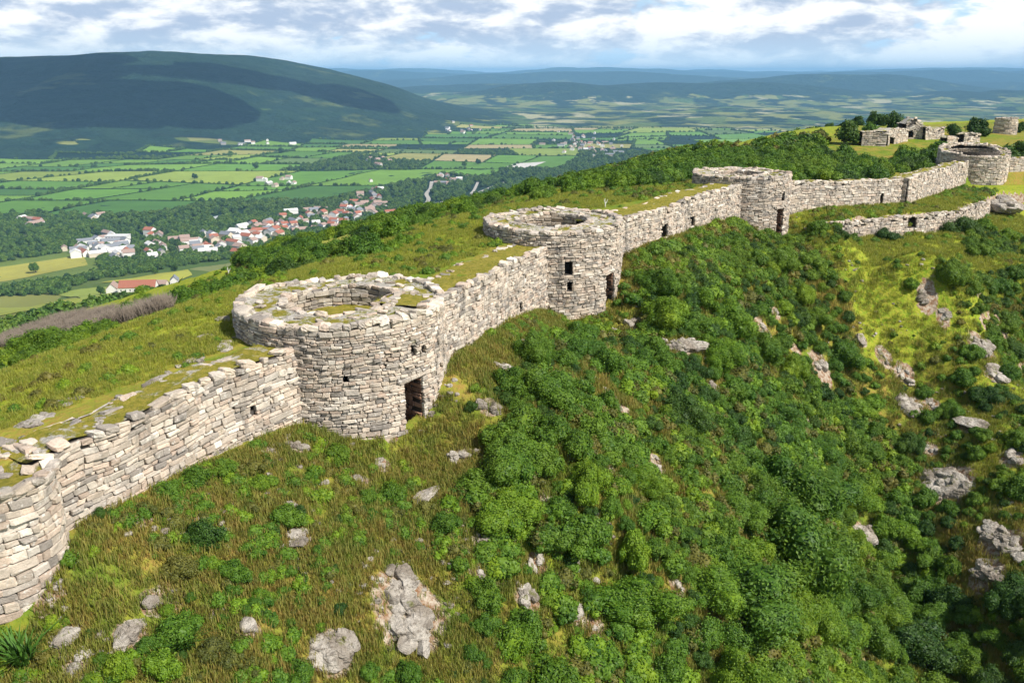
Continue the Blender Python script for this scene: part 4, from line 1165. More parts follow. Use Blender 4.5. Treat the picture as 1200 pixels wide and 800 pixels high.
# herbs: small leafy clumps through the turf
H_SRC = hidden_sources('herb', [mesh_np('herb', *leaf_cloud(70 + i, bush_lobes(70 + i, 4, .7), 420, .085), [LEAF[(0, 1, 1, 3)[i]]], None, False) for i in range(4)])
X, Y, Rr = polar(90000, rg, -43, 44, 11, 110)
s, okw = off_wall(X, Y); bd = -poly_dist(X, Y, BL)
Z = hz(X, Y); U, Vp, zc = pix(X, Y, Z)
hn = fbm(X / 3.2, Y / 3.2, 4, 444)
pr = np.clip(.22 + 1.5 * hn, .015, .8) * np.where(U < 480, .8, 1.0)
pr = np.where(inpoly(U, Vp, [(985, 280), (1150, 282), (1060, 335), (1090, 400), (1165, 500), (1130, 500), (1040, 400), (990, 330)]), pr * .22, pr)
pr = np.where(s > .5, pr, np.where(bd > 12, .25, .05 + .25 * (hn > .12)))
ok = okw & ~inside_any_tower(X, Y, .3) & (rg.random(len(X)) < pr) & (bd < 45) & off_rocks(X, Y, 1.5)
X, Y, Z, s = X[ok], Y[ok], Z[ok], s[ok]
dz_ = np.zeros(len(X), bool)
uu_, vv_, _c = pix(X, Y, Z)
for P_, pr_, _r, _t in ZONES[:3]: dz_ |= inpoly(uu_, vv_, P_)
scatter('undergrowth', np.stack([X, Y, Z - .03], -1), rg.uniform(.10, .36, len(X)) * np.where(dz_, 1.7, 1.0) * (1 + np.hypot(X, Y) / 160.), rg.uniform(0, 6.28, len(X)), H_SRC)
# loose stones
L_SRC = hidden_sources('loose_stone', [mesh_np('loose_stone', rock_lump(60 + i, (1, .8, .55)), CQ, [M['rock']], None, False) for i in range(4)])
X, Y, Rr = polar(30000, rg, -38, 38, 11, 80)
s, okw = off_wall(X, Y)
rn = fbm(X / 2.4, Y / 2.4, 4, 555)
ok = okw & (s > .3) & ~inside_any_tower(X, Y) & (rn > .085) & (rg.random(len(X)) < .5)
X, Y = X[ok], Y[ok]; Z = hz(X, Y)
scatter('rubble', np.stack([X, Y, Z], -1), rg.uniform(.08, .34, len(X)), rg.uniform(0, 6.28, len(X)), L_SRC)
# ------------------------------------------------------------------ trees
def tube(P, R, n=7):
    """a tapered limb through points P with radii R"""
    V = []; Q = []
    P = [np.array(p, float) for p in P]
    for i, p in enumerate(P):
        d = P[min(i + 1, len(P) - 1)] - P[max(i - 1, 0)]; d /= np.linalg.norm(d)
        a = np.cross(d, (0.3, .9, .1)); a /= np.linalg.norm(a); b = np.cross(d, a)
        for k in range(n):
            t = 2 * math.pi * k / n; V.append(p + R[i] * (math.cos(t) * a + math.sin(t) * b))
    for i in range(len(P) - 1):
        for k in range(n):
            Q.append([i * n + k, i * n + (k + 1) % n, (i + 1) * n + (k + 1) % n, (i + 1) * n + k])
    V.append(P[-1]); t = [[(len(P) - 1) * n + k, (len(P) - 1) * n + (k + 1) % n, len(V) - 1] for k in range(n)]
    return np.array(V), Q, t
def tubes_mesh(name, limbs, m):
    V = []; Q = []; T = []; c = 0
    for P, R in limbs:
        v, q, t = tube(P, R); V.append(v); Q += [[i + c for i in f] for f in q]; T += [[i + c for i in f] for f in t]; c += len(v)
    return mesh_np(name, np.concatenate(V), Q, [m], T, True)
M['bark'] = plain_mat('grey_bark', (.12, .095, .07))
M['snag'] = plain_mat('bleached_wood', (.62, .60, .56))
def tree_lobes(seed, n=9):
    r = np.random.default_rng(seed); L = [(0, 0, 1.0, .55)]
    for k in range(n):
        a = r.uniform(0, 6.28); q = r.uniform(.25, .68); L.append((q * math.cos(a), q * math.sin(a), r.uniform(.62, 1.35), r.uniform(.26, .44)))
    L.append((r.uniform(-.2, .2), r.uniform(-.2, .2), 1.45, .34)); return L
def trunk_mesh(seed):
    r = np.random.default_rng(seed); limbs = [([(0, 0, -.15), (.02, .0, .3), (.0, .03, .7), (.05, .0, 1.1)], [.10, .075, .06, .03])]
    for k in range(4):
        a = r.uniform(0, 6.28); c, s = math.cos(a), math.sin(a); z = r.uniform(.25, .6)
        limbs.append(([(0, 0, z), (.2 * c, .2 * s, z + .22), (.45 * c, .45 * s, z + .4)], [.05, .035, .015]))
    return tubes_mesh('tree_trunk', limbs, M['bark'])
CROWN = {(t, k): mesh_np('tree_crown', *leaf_cloud(500 + k, tree_lobes(500 + k, 8 + k), 1500, .085, zmin=.30, core=.72), [LEAF[t]], None, False) for t in (1, 2) for k in range(3)}
TRUNK = [trunk_mesh(520 + k) for k in range(3)]
HT = [(975, 141, 8, 2), (987, 139, 7, 2), (996, 138, 7, 2), (1007, 140, 9, 2), (1024, 139, 12, 2), (1047, 143, 16, 2), (990, 155, 19, 2), (1019, 152, 13, 1), (1117, 152, 10, 2), (1140, 149, 15, 2), (1152, 153, 9, 2),
      (1178, 178, 20, 2), (1194, 172, 16, 2), (1085, 184, 15, 1), (1080, 195, 14, 1), (1040, 202, 12, 1), (1195, 149, 9, 2)]
TM = [('the skyline', 985, 136), ('the roofless stone block', 1025, 165), ('the highest rubble', 1062, 148), ('the broad squat far tower', 1140, 195), ('the solitary skyline tower', 1177, 148), ('the curved wall', 1085, 215)]
hx_, hy_, hh_, htt, _ = hit_many([q[0] for q in HT], [q[1] + q[2] * .75 for q in HT], tmin=95)
items = []
for k, (u, v, rp, tn) in enumerate(HT):
    t = min(htt[k], 230); 
    if htt[k] > 230:
        dx, dy, dz = ray(u, v); hx_[k], hy_[k] = dx * 190, dy * 190; t = 190; hh_[k] = float(hz(np.array([hx_[k]]), np.array([hy_[k]]))[0])
    R = rp * t / F
    rel, m = where(u, v, TM)
    bushy = v > 170
    txt = '%s %s %s' % ('big rounded dark green tree' if rp > 13 else 'small dark bushy tree', rel, m[0])
    root = thing('tree', txt, 'tree', (hx_[k], hy_[k], hh_[k] - (.25 if not bushy else .55) * R), 'trees on the hilltop')
    root.scale = (R, R, R * .95); root.rotation_euler.z = k * 1.7
    link('crown', CROWN[tn, k % 3], root); link('trunk', TRUNK[k % 3], root)
    items.append(dict(o=root, text=txt, u=u, v=v))
settle(items)

# bleached snags
def snag(u, v, px, label, seed):
    x, y, z, t, _ = hit_many([u], [v]); h = px * t[0] / F
    o = link('dead_tree', tubes_mesh('dead_tree', [([(0, 0, -.1), (.02, 0, .4), (-.06, 0, .8), (-.02, 0, 1.05)], [.075, .06, .045, .015]), ([(0, 0, .42), (.18, .05, .62), (.30, .02, .95)], [.05, .04, .012]), ([(-.02, 0, .6), (-.16, -.04, .85)], [.03, .01])], M['snag']), None, (x[0], y[0], z[0]))
    o.scale = (h, h, h); tag(o, label, 'dead tree')
snag(709, 243, 10, 'small pale forked dead trunk on the turf behind the windowed wall', 1)
snag(268, 322, 9, 'bleached leaning dead tree beside the yellow field above the village', 2)
snag(60, 408, 9, 'thin bleached dead stem standing out of the bright bushes', 3)

# ------------------------------------------------------------------ farmland
def field_mat():
    m, nt = mat('field_crops'); n = N(nt); P = position(n)
    at = n('ShaderNodeAttribute', attribute_name='Col').outputs['Color']
    a = n.noise(P, .018, 5, .6); b = n.noise(P, .15, 3, .6)
    mp = n('ShaderNodeMapping', i_Vector=P); mp.inputs['Rotation'].default_value = (0, 0, .5)
    wv = n('ShaderNodeTexWave', i_Scale=.06, i_Distortion=1.5); nt.links.new(mp.outputs[0], wv.inputs['Vector'])
    f = n.math('ADD', n.math('MULTIPLY', a, .7), n.math('ADD', n.math('MULTIPLY', b, .3), n.math('ADD', n.math('MULTIPLY', wv.outputs[0], .07), .46)))
    n.out(n.val(at, f), .95)
    return m
M['field'] = field_mat()
FIELDC = [((.100, .215, .026), .26), ((.145, .265, .032), .24), ((.065, .155, .025), .14), ((.22, .285, .045), .16), ((.30, .29, .085), .08), ((.33, .27, .13), .05), ((.105, .165, .045), .09)]
FA = [(-80, 254), (-80, 192), (60, 180), (200, 170), (330, 160), (430, 146), (520, 142), (640, 148), (900, 152), (900, 176), (760, 182), (690, 170), (660, 192), (600, 202), (560, 212), (500, 202), (470, 226), (400, 246), (340, 236), (250, 245), (150, 254)]
fr = np.random.default_rng(314)
QUADS = []
def split_quad(q, depth=0):
    q = [np.array(p, float) for p in q]
    a = (np.linalg.norm(q[1] - q[0]) + np.linalg.norm(q[2] - q[3])) / 2; b = (np.linalg.norm(q[3] - q[0]) + np.linalg.norm(q[2] - q[1])) / 2
    lim = fr.uniform(130, 360)
    if max(a, b) < lim or depth > 11: QUADS.append(q); return
    f, g = fr.uniform(.34, .66, 2); 
    if abs(f - g) > .2: g = f + .1
    if a >= b:
        m, n = q[0] + (q[1] - q[0]) * f, q[3] + (q[2] - q[3]) * g; split_quad([q[0], m, n, q[3]], depth + 1); split_quad([m, q[1], q[2], n], depth + 1)
    else:
        m, n = q[0] + (q[3] - q[0]) * f, q[1] + (q[2] - q[1]) * g; split_quad([q[0], q[1], n, m], depth + 1); split_quad([m, n, q[2], q[3]], depth + 1)
for base in ([(-2300, 1000), (-300, 650), (200, 2500), (-1900, 2900)], [(-300, 650), (1500, 500), (1900, 2600), (200, 2500)], [(-1900, 2900), (200, 2500), (300, 4600), (-1500, 4700)], [(200, 2500), (1900, 2600), (2300, 4500), (300, 4600)]):
    split_quad(base)
FV = []; FQ = []; FC = []; HEDGE = []; HIGH = []
def add_field(q, col, inset, lift=.9, n=7):
    q = [np.array(p, float) for p in q]; c = sum(q) / 4
    q = [p + (c - p) / np.linalg.norm(c - p) * inset * 1.35 for p in q]
    g = np.linspace(0, 1, n); A, B = np.meshgrid(g, g, indexing='ij')
    X = (q[0][0] * (1 - A) + q[1][0] * A) * (1 - B) + (q[3][0] * (1 - A) + q[2][0] * A) * B
    Y = (q[0][1] * (1 - A) + q[1][1] * A) * (1 - B) + (q[3][1] * (1 - A) + q[2][1] * A) * B
    wob = inset * 1.4
    X = X + wob * fbm(X / 60., Y / 60., 2, 7); Y = Y + wob * fbm(X / 60., Y / 60., 2, 8)
    Z = hz(X, Y) + lift
    o = sum(len(v) for v in FV); FV.append(np.stack([X, Y, Z], -1).reshape(-1, 3)); f = grid_faces(n, n)
    e1, e2 = q[1] - q[0], q[3] - q[0]
    if e1[0] * e2[1] - e1[1] * e2[0] < 0: f = f[:, ::-1]
    FQ.append(f + o); FC.append(np.tile(np.array(col) * fr.uniform(.85, 1.15), (n * n, 1)))
kept = []
cen = np.array([sum(q) / 4 for q in QUADS]); cu, cv2, _ = pix(cen[:, 0], cen[:, 1], hz(cen[:, 0], cen[:, 1]))
mtn = np.max([mountain(np.array([q[i][0] for q in QUADS]), np.array([q[i][1] for q in QUADS])) for i in range(4)], 0)
inF = inpoly(cu, cv2, FA) & (mtn < 12)
for i, q in enumerate(QUADS):
    if not inF[i]: continue
    for k in range(4): HEDGE.append((q[k], q[(k + 1) % 4]))
    if fr.random() < .10: continue                      # left as woodland
    c = FIELDC[fr.choice(len(FIELDC), p=np.array([w for _, w in FIELDC]) / sum(w for _, w in FIELDC))][0]
    add_field(q, c, fr.uniform(3.5, 7)); kept.append(q)
# fields on the lower hillside, nearer
def pxq(L): 
    x, y, z, t, _ = hit_many([p[0] for p in L], [p[1] for p in L], tmin=60); return [np.array((x[i], y[i])) for i in range(4)]
NEARF = [([(-60, 322), (98, 299), (104, 311), (-60, 338)], (.34, .32, .06)), ([(112, 333), (221, 316), (226, 323), (203, 331)], (.33, .33, .05)), ([(-40, 358), (105, 351), (150, 346), (-40, 378)], (.26, .29, .045)),
         ([(345, 295), (428, 278), (424, 285), (386, 296)], (.33, .33, .06)), ([(498, 272), (562, 254), (568, 260), (512, 277)], (.34, .32, .06)), ([(62, 344), (150, 336), (215, 331), (110, 349)], (.22, .27, .05))]
NP = [p for p, _ in NEARF]
for p, c in NEARF:
    add_field(pxq(p), c, .5, .6, 14)
for p, c in (([(-60, 314), (108, 291), (118, 321), (-60, 352)], (.12, .17, .03)), ([(92, 329), (221, 312), (227, 325), (205, 340)], (.15, .20, .035)), ([(40, 342), (202, 333), (210, 343), (60, 353)], (.13, .19, .03)), ([(-60, 350), (160, 342), (165, 356), (-60, 388)], (.14, .20, .03))):
    tq = hit_many([v_[0] for v_ in p], [v_[1] for v_ in p], tmin=60)[3]
    if tq.max() / tq.min() < 2.0: add_field(pxq(p), c, .3, .25, 24)
fo = link('farmland', mesh_np('farmland', np.concatenate(FV), np.concatenate(FQ), [M['field']], None, True, np.concatenate(FC))); tag(fo, kind='structure')

# ------------------------------------------------------------------ roads and pale yards
M['road'] = plain_mat('pale_road', (.36, .34, .30), .9, .15, .05)
def ribbon(name, pts, w, lift=1.1):
    x, y, z, t, _ = hit_many([p[0] for p in pts], [p[1] for p in pts], tmin=120)
    P = np.stack([x, y], -1); s = np.concatenate([[0], np.cumsum(np.linalg.norm(np.diff(P, axis=0), axis=1))]); q = np.linspace(0, s[-1], max(8, int(s[-1] / 12)))
    X = np.interp(q, s, P[:, 0]); Y = np.interp(q, s, P[:, 1])
    for _k in range(3):
        X[1:-1] = (X[:-2] + X[1:-1] * 2 + X[2:]) / 4; Y[1:-1] = (Y[:-2] + Y[1:-1] * 2 + Y[2:]) / 4
    dx, dy = np.gradient(X), np.gradient(Y); l = np.hypot(dx, dy); nx, ny = -dy / l, dx / l
    A = np.stack([X + nx * w / 2, Y + ny * w / 2], -1); B = np.stack([X - nx * w / 2, Y - ny * w / 2], -1)
    V = np.stack([A, B], 1).reshape(-1, 2); Z = hz(V[:, 0], V[:, 1]) + lift
    n = len(q); Q = np.array([[2 * i, 2 * i + 1, 2 * i + 3, 2 * i + 2] for i in range(n - 1)])
    tag(link(name, mesh_np(name, np.column_stack([V, Z]), Q, [M['road']])), kind='structure')
    return np.stack([X, Y], -1)
ROADS = [ribbon('valley_road', [(506, 213), (505, 221), (499, 228), (503, 234), (499, 240), (470, 248), (452, 253)], 8), ribbon('valley_road', [(560, 214), (556, 223), (549, 231)], 6), ribbon('hill_track', [(499, 241), (549, 231), (590, 214)], 7)]
def yard(name, q, col):
    global FV, FQ, FC
    FV, FQ, FC = [], [], []
    add_field(pxq(q), (1, 1, 1), .1, 1.3, 8)
    tag(link(name, mesh_np(name, np.concatenate(FV), np.concatenate(FQ), [plain_mat(name, col, .9, .25, .05)])), kind='structure')
yard('gravel_yard', [(586, 198), (606, 192), (640, 190), (622, 197)], (.52, .50, .46))
yard('paved_yard', [(226, 260), (258, 253), (312, 250), (282, 257)], (.40, .42, .42))
yard('paved_yard', [(392, 268), (402, 263), (412, 262), (404, 268)], (.42, .40, .36))

# ------------------------------------------------------------------ houses
WALLS = {'white': plain_mat('white_render', (.74, .72, .68), .8, .08), 'cream': plain_mat('cream_render', (.62, .54, .42), .8, .1), 'grey': plain_mat('grey_stone', (.40, .38, .35), .9, .15)}
ROOFS = {'red': plain_mat('red_tiles', (.33, .125, .08), .8, .2, 1.), 'pinkish brown': plain_mat('brown_tiles', (.33, .235, .195), .8, .2, 1.), 'grey slate': plain_mat('slate', (.20, .21, .23), .7, .2, 1.), 'pale': plain_mat('pale_roof', (.62, .61, .59), .6, .1, 1.)}
M['pane'] = plain_mat('window_glass', (.03, .035, .045), .2, .1)
def house_meshes(w, l, h, rh):
    V = [(-w, -l, 0), (w, -l, 0), (w, l, 0), (-w, l, 0), (-w, -l, h), (w, -l, h), (w, l, h), (-w, l, h), (0, -l, h + rh), (0, l, h + rh)]
    V = [(x, y, z - (.8 if z == 0 else 0)) for x, y, z in V]
    Q = [[0, 1, 5, 4], [1, 2, 6, 5], [2, 3, 7, 6], [3, 0, 4, 7]]; T = [[4, 5, 8], [6, 7, 9]]
    e, t = .35, .28; k = rh / w
    R = []
    for s in (1, -1):
        a = (s * (w + e), h - e * k); b = (0, h + rh)
        R += [(a[0], -l - e, a[1]), (b[0], -l - e, b[1]), (b[0], l + e, b[1]), (a[0], l + e, a[1]), (a[0], -l - e, a[1] + t), (b[0], -l - e, b[1] + t), (b[0], l + e, b[1] + t), (a[0], l + e, a[1] + t)]
    RQ = []
    for o in (0, 8): RQ += [[o + i for i in f] for f in ([0, 1, 2, 3], [4, 5, 6, 7], [0, 3, 7, 4], [0, 1, 5, 4], [3, 2, 6, 7])]
    W = []; WQ = []
    for s in (1, -1):                                    # windows on both long sides
        n = max(2, int(l / 1.6))
        for fl in range(max(1, int(h // 2.6))):
            for i in range(n):
                y = -l + (i + .5) * 2 * l / n; z = 1.0 + fl * 2.7; o = len(W); x = s * (w + .03)
                W += [(x, y - .5, z), (x, y + .5, z), (x, y + .5, z + 1.2), (x, y - .5, z + 1.2)]; WQ.append([o, o + 1, o + 2, o + 3])
    return (V, Q, T), (R, RQ), (W, WQ)
HM = {}
def house_mesh(kind, wall_c, roof_c):
    if (kind, wall_c, roof_c) not in HM:
        (V, Q, T), (R, RQ), (W, WQ) = house_meshes(*kind)
        HM[kind, wall_c, roof_c] = (mesh_np('house_wall', V, Q, [WALLS[wall_c]], T, False), mesh_np('house_roof', R, RQ, [ROOFS[roof_c]], None, False), mesh_np('house_windows', W, WQ, [M['pane']], None, False))
    return HM[kind, wall_c, roof_c]
KINDS_ = [(3.6, 5.2, 4.8, 2.6), (4.2, 7.5, 5.2, 3.0), (3.8, 10.5, 5.0, 2.7), (5.5, 6.0, 6.5, 3.0)]
VIL = [  # centre, half size, houses, cluster, wall odds (white, cream, grey), roof odds (red, pinkish brown, slate, pale)
    (128, 293, 44, 10, 58, 'in the white village', (.75, .15, .1), (.08, .22, .35, .35)), (240, 288, 38, 9, 30, 'mid village', (.7, .2, .1), (.1, .35, .3, .25)), (300, 278, 34, 10, 34, 'in the red-roofed quarter', (.6, .3, .1), (.40, .38, .12, .10)),
    (345, 264, 30, 8, 30, 'where the village narrows', (.6, .3, .1), (.35, .4, .15, .1)), (400, 254, 36, 9, 42, 'in the long upper street', (.55, .35, .1), (.3, .45, .15, .1)), (437, 240, 22, 11, 32, 'at the upper village end', (.5, .35, .15), (.2, .5, .2, .1)),
    (185, 276, 10, 3, 6, 'in the wood', (.5, .3, .2), (.5, .4, .1, 0)), (38, 262, 12, 3, 6, 'by the far field edge', (.6, .3, .1), (.2, .4, .3, .1)), (525, 212, 20, 5, 14, 'by the winding road', (.5, .35, .15), (.25, .5, .15, .1)), (685, 173, 36, 9, 56, 'in the far hillfoot town', (.6, .25, .15), (.15, .45, .25, .15)),
    (320, 215, 26, 3, 10, 'in the green field hamlet', (.5, .3, .2), (.2, .5, .2, .1)), (440, 190, 16, 3, 8, 'in the small far hamlet', (.5, .3, .2), (.3, .5, .1, .1)), (300, 169, 36, 3, 9, 'below the mountain', (.6, .2, .2), (.1, .4, .3, .2)), (545, 152, 26, 5, 12, 'in the hazy hamlet', (.6, .2, .2), (.1, .5, .3, .1)), (100, 255, 10, 3, 4, 'by the hedged field', (.7, .2, .1), (.1, .2, .4, .3))]
hr = np.random.default_rng(606)
items = []; HXY = []
hu = []; hv = []; meta = []
for ci_, (u, v, ru, rv, n, where_, wo, ro) in enumerate(VIL):
    tilt = -.22 if ci_ in (1, 2, 3, 4, 5) else 0
    for k in range(n):
        a, b = hr.normal(0, .62), hr.normal(0, .75)
        hu.append(u + a * ru); hv.append(v + b * rv + tilt * a * ru); meta.append(ci_)
hx, hy, hzv, ht, hok = hit_many(hu, hv, tmin=200)
STREET = [hr.uniform(0, 3.14) for _ in VIL]
for i in range(len(hu)):
    x, y = hx[i], hy[i]
    if not hok[i] or any((x - q[0]) ** 2 + (y - q[1]) ** 2 < 11. ** 2 for q in HXY): continue
    HXY.append((x, y)); c = VIL[meta[i]]
    wc = ['white', 'cream', 'grey'][hr.choice(3, p=c[6])]; rc = ['red', 'pinkish brown', 'grey slate', 'pale'][hr.choice(4, p=c[7])]
    kk = hr.integers(4); sz = ['small', 'plain', 'long', 'tall'][kk]
    txt = '%s %s house, %s roof, %s' % (sz, wc, rc, c[5])
    root = thing('house', txt, 'house', (x, y, hzv[i] + .3), 'village houses'); root.rotation_euler.z = STREET[meta[i]] + (0, math.pi / 2)[hr.integers(2)] + hr.normal(0, .12)
    s = hr.uniform(.9, 1.2); root.scale = (s, s, s)
    w_, r_, g_ = house_mesh(KINDS_[kk], wc, rc)
    link('wall', w_, root); link('roof', r_, root)
    items.append(dict(o=root, text=txt, u=hu[i], v=hv[i]))
settle(items)
def windows_of(root, W, Q):
    W = np.array(W, float)
    for f in Q: link('window', mesh_np('window', W[f], [[0, 1, 2, 3]], [M['pane']], None, False), root)
def big_house(name, label, u, v, kind, wc, rc, rot, cat):
    x, y, z, t, _ = hit_many([u], [v], tmin=150)
    root = thing(name, label, cat, (x[0], y[0], z[0] + .3)); root.rotation_euler.z = rot
    w_, r_, g_ = house_mesh(kind, wc, rc); link('wall', w_, root); link('roof', r_, root); windows_of(root, *house_meshes(*kind)[2]); HXY.append((x[0], y[0])); return root
def flat_block(name, label, u, v, w, l, h, rot):
    x, y, z, t, _ = hit_many([u], [v], tmin=200); root = thing(name, label, 'building', (x[0], y[0], z[0])); root.rotation_euler.z = rot
    bm = lambda a, b, z0, z1: ([(-a, -b, z0), (a, -b, z0), (a, b, z0), (-a, b, z0), (-a, -b, z1), (a, -b, z1), (a, b, z1), (-a, b, z1)], [[0, 1, 5, 4], [1, 2, 6, 5], [2, 3, 7, 6], [3, 0, 4, 7], [4, 5, 6, 7]])
    link('wall', mesh_np('block_wall', *bm(w, l, -1, h), [WALLS['white']], None, False), root); link('roof', mesh_np('block_roof', *bm(w + .4, l + .4, h + .01, h + .8), [ROOFS['pale']], None, False), root)
    W = []; Q = []
    for k in range(int(2 * w // 4)):
        for f in range(int(h // 3.2)):
            for s in (-1, 1):
                xx = -w + 2 + 4 * k; zz = 1 + 3.2 * f; o = len(W); yy = s * (l + .04); W += [(xx - .9, yy, zz), (xx + .9, yy, zz), (xx + .9, yy, zz + 1.5), (xx - .9, yy, zz + 1.5)]; Q.append([o, o + 1, o + 2, o + 3])
    windows_of(root, W, Q); HXY.append((x[0], y[0]))
flat_block('white_hall', 'biggest white flat-roofed block in the village on the valley floor', 139, 284, 15, 8, 10, .05)
flat_block('white_hall', 'lower white flat-roofed block in front of the biggest white block', 118, 288, 13, 7, 6, .05)
px1 = 1.0
fx, fy, fz, ft, _ = hit_many([165], [340], tmin=150); fs = ft[0] / F
big_house('farm_barn', 'long barn with a bright red roof on the lower hillside', 163, 341, (7 * fs, 20 * fs, 5.5 * fs, 7 * fs), 'white', 'red', math.pi / 2 + .12, 'barn')
big_house('farm_house', 'white gabled farmhouse at the end of the red-roofed barn', 133, 343, (6 * fs, 9 * fs, 6 * fs, 6 * fs), 'white', 'pinkish brown', .25, 'house')
big_house('farm_shed', 'grey-roofed shed behind the red-roofed barn', 205, 333, (5 * fs, 8 * fs, 6 * fs, 5 * fs), 'white', 'grey slate', .3, 'shed')
big_house('farm_shed', 'low brown-roofed shed between the barn and the grey-roofed shed', 188, 336, (5 * fs, 9 * fs, 4.5 * fs, 4 * fs), 'cream', 'pinkish brown', math.pi / 2, 'shed')
HXY = np.array(HXY)
def clear_of_houses(x, y, d=9.):
    k = np.ones(len(x), bool)
    for hx0, hy0 in HXY: k &= (np.abs(x - hx0) > d) | (np.abs(y - hy0) > d)
    for R_ in ROADS:
        for a, b in R_[::1]: k &= (np.abs(x - a) > 10) | (np.abs(y - b) > 10)
    return k

# ------------------------------------------------------------------ woods, hedges, scrub on the far flank
FAR_L = [leaf_mat('wood_leaves_a', (.032, .085, .012), (.100, .185, .024), .1), leaf_mat('wood_leaves_b', (.022, .064, .014), (.068, .132, .022), .1)]
T_SRC = hidden_sources('wood_tree', [mesh_np('wood_tree', *leaf_cloud(800 + i, [(x, y, z * .75 - .15, r_) for x, y, z, r_ in tree_lobes(800 + i, 5)], 260, .21, zmin=-.1, core=.9), [FAR_L[i % 2]], None, False) for i in range(5)])
F_SRC = hidden_sources('flank_shrub', [mesh_np('flank_shrub', *leaf_cloud(820 + i, bush_lobes(820 + i, 6, 1.0), 620, .12), [LEAF[(0, 1, 1, 2, 3)[i]]], None, False) for i in range(5)])
rw = np.random.default_rng(99)
OPEN = NP + [[(100, 330), (276, 305), (316, 318), (222, 348), (60, 354)], [(-60, 350), (160, 342), (165, 358), (-60, 390)], [(0, 478), (60, 446), (215, 416), (285, 362), (300, 420), (150, 480), (0, 540)], [(-60, 424), (120, 394), (205, 372), (200, 380), (130, 402), (-60, 436)],
    [(398, 326), (440, 306), (505, 286), (522, 290), (450, 322)], [(648, 244), (712, 218), (718, 225), (680, 245)], [(440, 318), (500, 300), (560, 276), (570, 282), (500, 312), (470, 322)], [(110, 330), (222, 326), (222, 349), (110, 352)],
    [(0, 382), (198, 348), (200, 376), (120, 396), (0, 412)], [(880, 177), (960, 150), (1000, 146), (975, 160), (930, 172), (900, 185)], [(895, 186), (1000, 166), (1110, 165), (1100, 178), (1030, 192), (960, 176)]]
HB = [[(735, 196), (835, 178), (900, 187), (950, 177), (1032, 198), (1024, 213), (925, 214), (840, 206), (740, 222)], [(868, 182), (955, 160), (975, 163), (960, 172), (890, 187)], [(1040, 190), (1100, 176), (1100, 200), (1040, 204)]]
# nearer flank: shrubs
X, Y, Rr = polar(52000, rw, -40, 33, 42, 330)
bd = -poly_dist(X, Y, BL); Z = hz(X, Y); U, Vp, zc = pix(X, Y, Z)
n1 = fbm(X / 26., Y / 26., 3, 61)
ok = (bd > np.where(Y < 42, 7.5, 4.2)) & (rw.random(len(X)) < np.clip(.58 + 3.2 * n1, .03, 1) * np.where((X > -2) & (Y > 56) & (Y < 190), .42, 1.0))
for P in OPEN: ok &= ~inpoly(U, Vp, P)
hill = (X > 15) & (bd < 34) & (Y > 74)
hb = np.zeros(len(X), bool)
for P in HB: hb |= inpoly(U, Vp, P)
ok &= ~hill | hb
ok |= hb & (rw.random(len(X)) < .35) & (poly_dist(X, Y, WL) < -3)
ok &= ~inside_any_tower(X, Y, 1.0)
X, Y, Z, Rr = X[ok], Y[ok], Z[ok], Rr[ok]
sc_f = rw.uniform(.55, 1.3, len(X)) * (.75 + Rr / 150.)
BS2 = hidden_sources('hill_shrub', [BUSH[t, k] for t, k in ((0, 0), (1, 1), (1, 2), (0, 3), (2, 0), (1, 3))])
for kk, src, nm in ((Rr < 125, BS2, 'hillside_shrubbery'), (Rr >= 125, F_SRC, 'flank_shrubbery')):
    scatter(nm, np.stack([X, Y, Z - .1], -1)[kk], sc_f[kk], rw.uniform(0, 6.28, kk.sum()), src)
# farther flank and valley: trees
X, Y, Rr = polar(62000, rw, -38, 36, 250, 2700)
Z = hz(X, Y); U, Vp, zc = pix(X, Y, Z)
ok = (Z < -62) & clear_of_houses(X, Y, 11.)
ok &= rw.random(len(X)) < np.clip(.85 + 1.2 * fbm(X / 120., Y / 120., 3, 62), .1, 1)
TP = [[(-60, 316), (110, 292), (118, 320), (-60, 352)], [(100, 330), (276, 303), (316, 318), (222, 346), (60, 354)], [(-60, 350), (160, 342), (165, 358), (-60, 390)], [(330, 297), (432, 275), (434, 298), (378, 306)], [(490, 273), (566, 251), (576, 262), (512, 284)]]
for P in TP + [OPEN[-4]]: ok &= ~inpoly(U, Vp, P)
def in_quads(x, y, quads, m):
    k = np.zeros(len(x), bool)
    for q in quads:
        lo = np.min(q, 0); hi = np.max(q, 0); c = (x > lo[0]) & (x < hi[0]) & (y > lo[1]) & (y < hi[1])
        if c.any(): 
            idx = np.nonzero(c)[0]; k[idx] |= inpoly(x[idx], y[idx], [tuple(p) for p in q])
    return k
ok &= ~in_quads(X, Y, kept, 0)
X, Y, Z, Rr = X[ok], Y[ok], Z[ok], Rr[ok]
scatter('woods', np.stack([X, Y, Z], -1), rw.uniform(2.2, 4.6, len(X)) * (.7 + np.minimum(Rr, 1500) / 1500.), rw.uniform(0, 6.28, len(X)), T_SRC)
# hedges with hedgerow trees
HX = []; HS = []
for a, b in HEDGE:
    L = np.linalg.norm(b - a)
    if rw.random() < .18: continue
    dens = rw.choice([4.5, 7., 14.]); n = int(L / dens); big = rw.random() < .22
    for k in range(n):
        p = a + (b - a) * (k + rw.random()) / n; HX.append(p + rw.normal(0, 1.6, 2)); HS.append(rw.uniform(3.0, 6.5) if (big or rw.random() < .12) else rw.uniform(1.1, 2.1))
HX = np.array(HX); HS = np.array(HS); kk = clear_of_houses(HX[:, 0], HX[:, 1], 8.); HX, HS = HX[kk], HS[kk]
scatter('hedgerow_foliage', np.column_stack([HX, hz(HX[:, 0], HX[:, 1])]), HS, rw.uniform(0, 6.28, len(HX)), T_SRC)
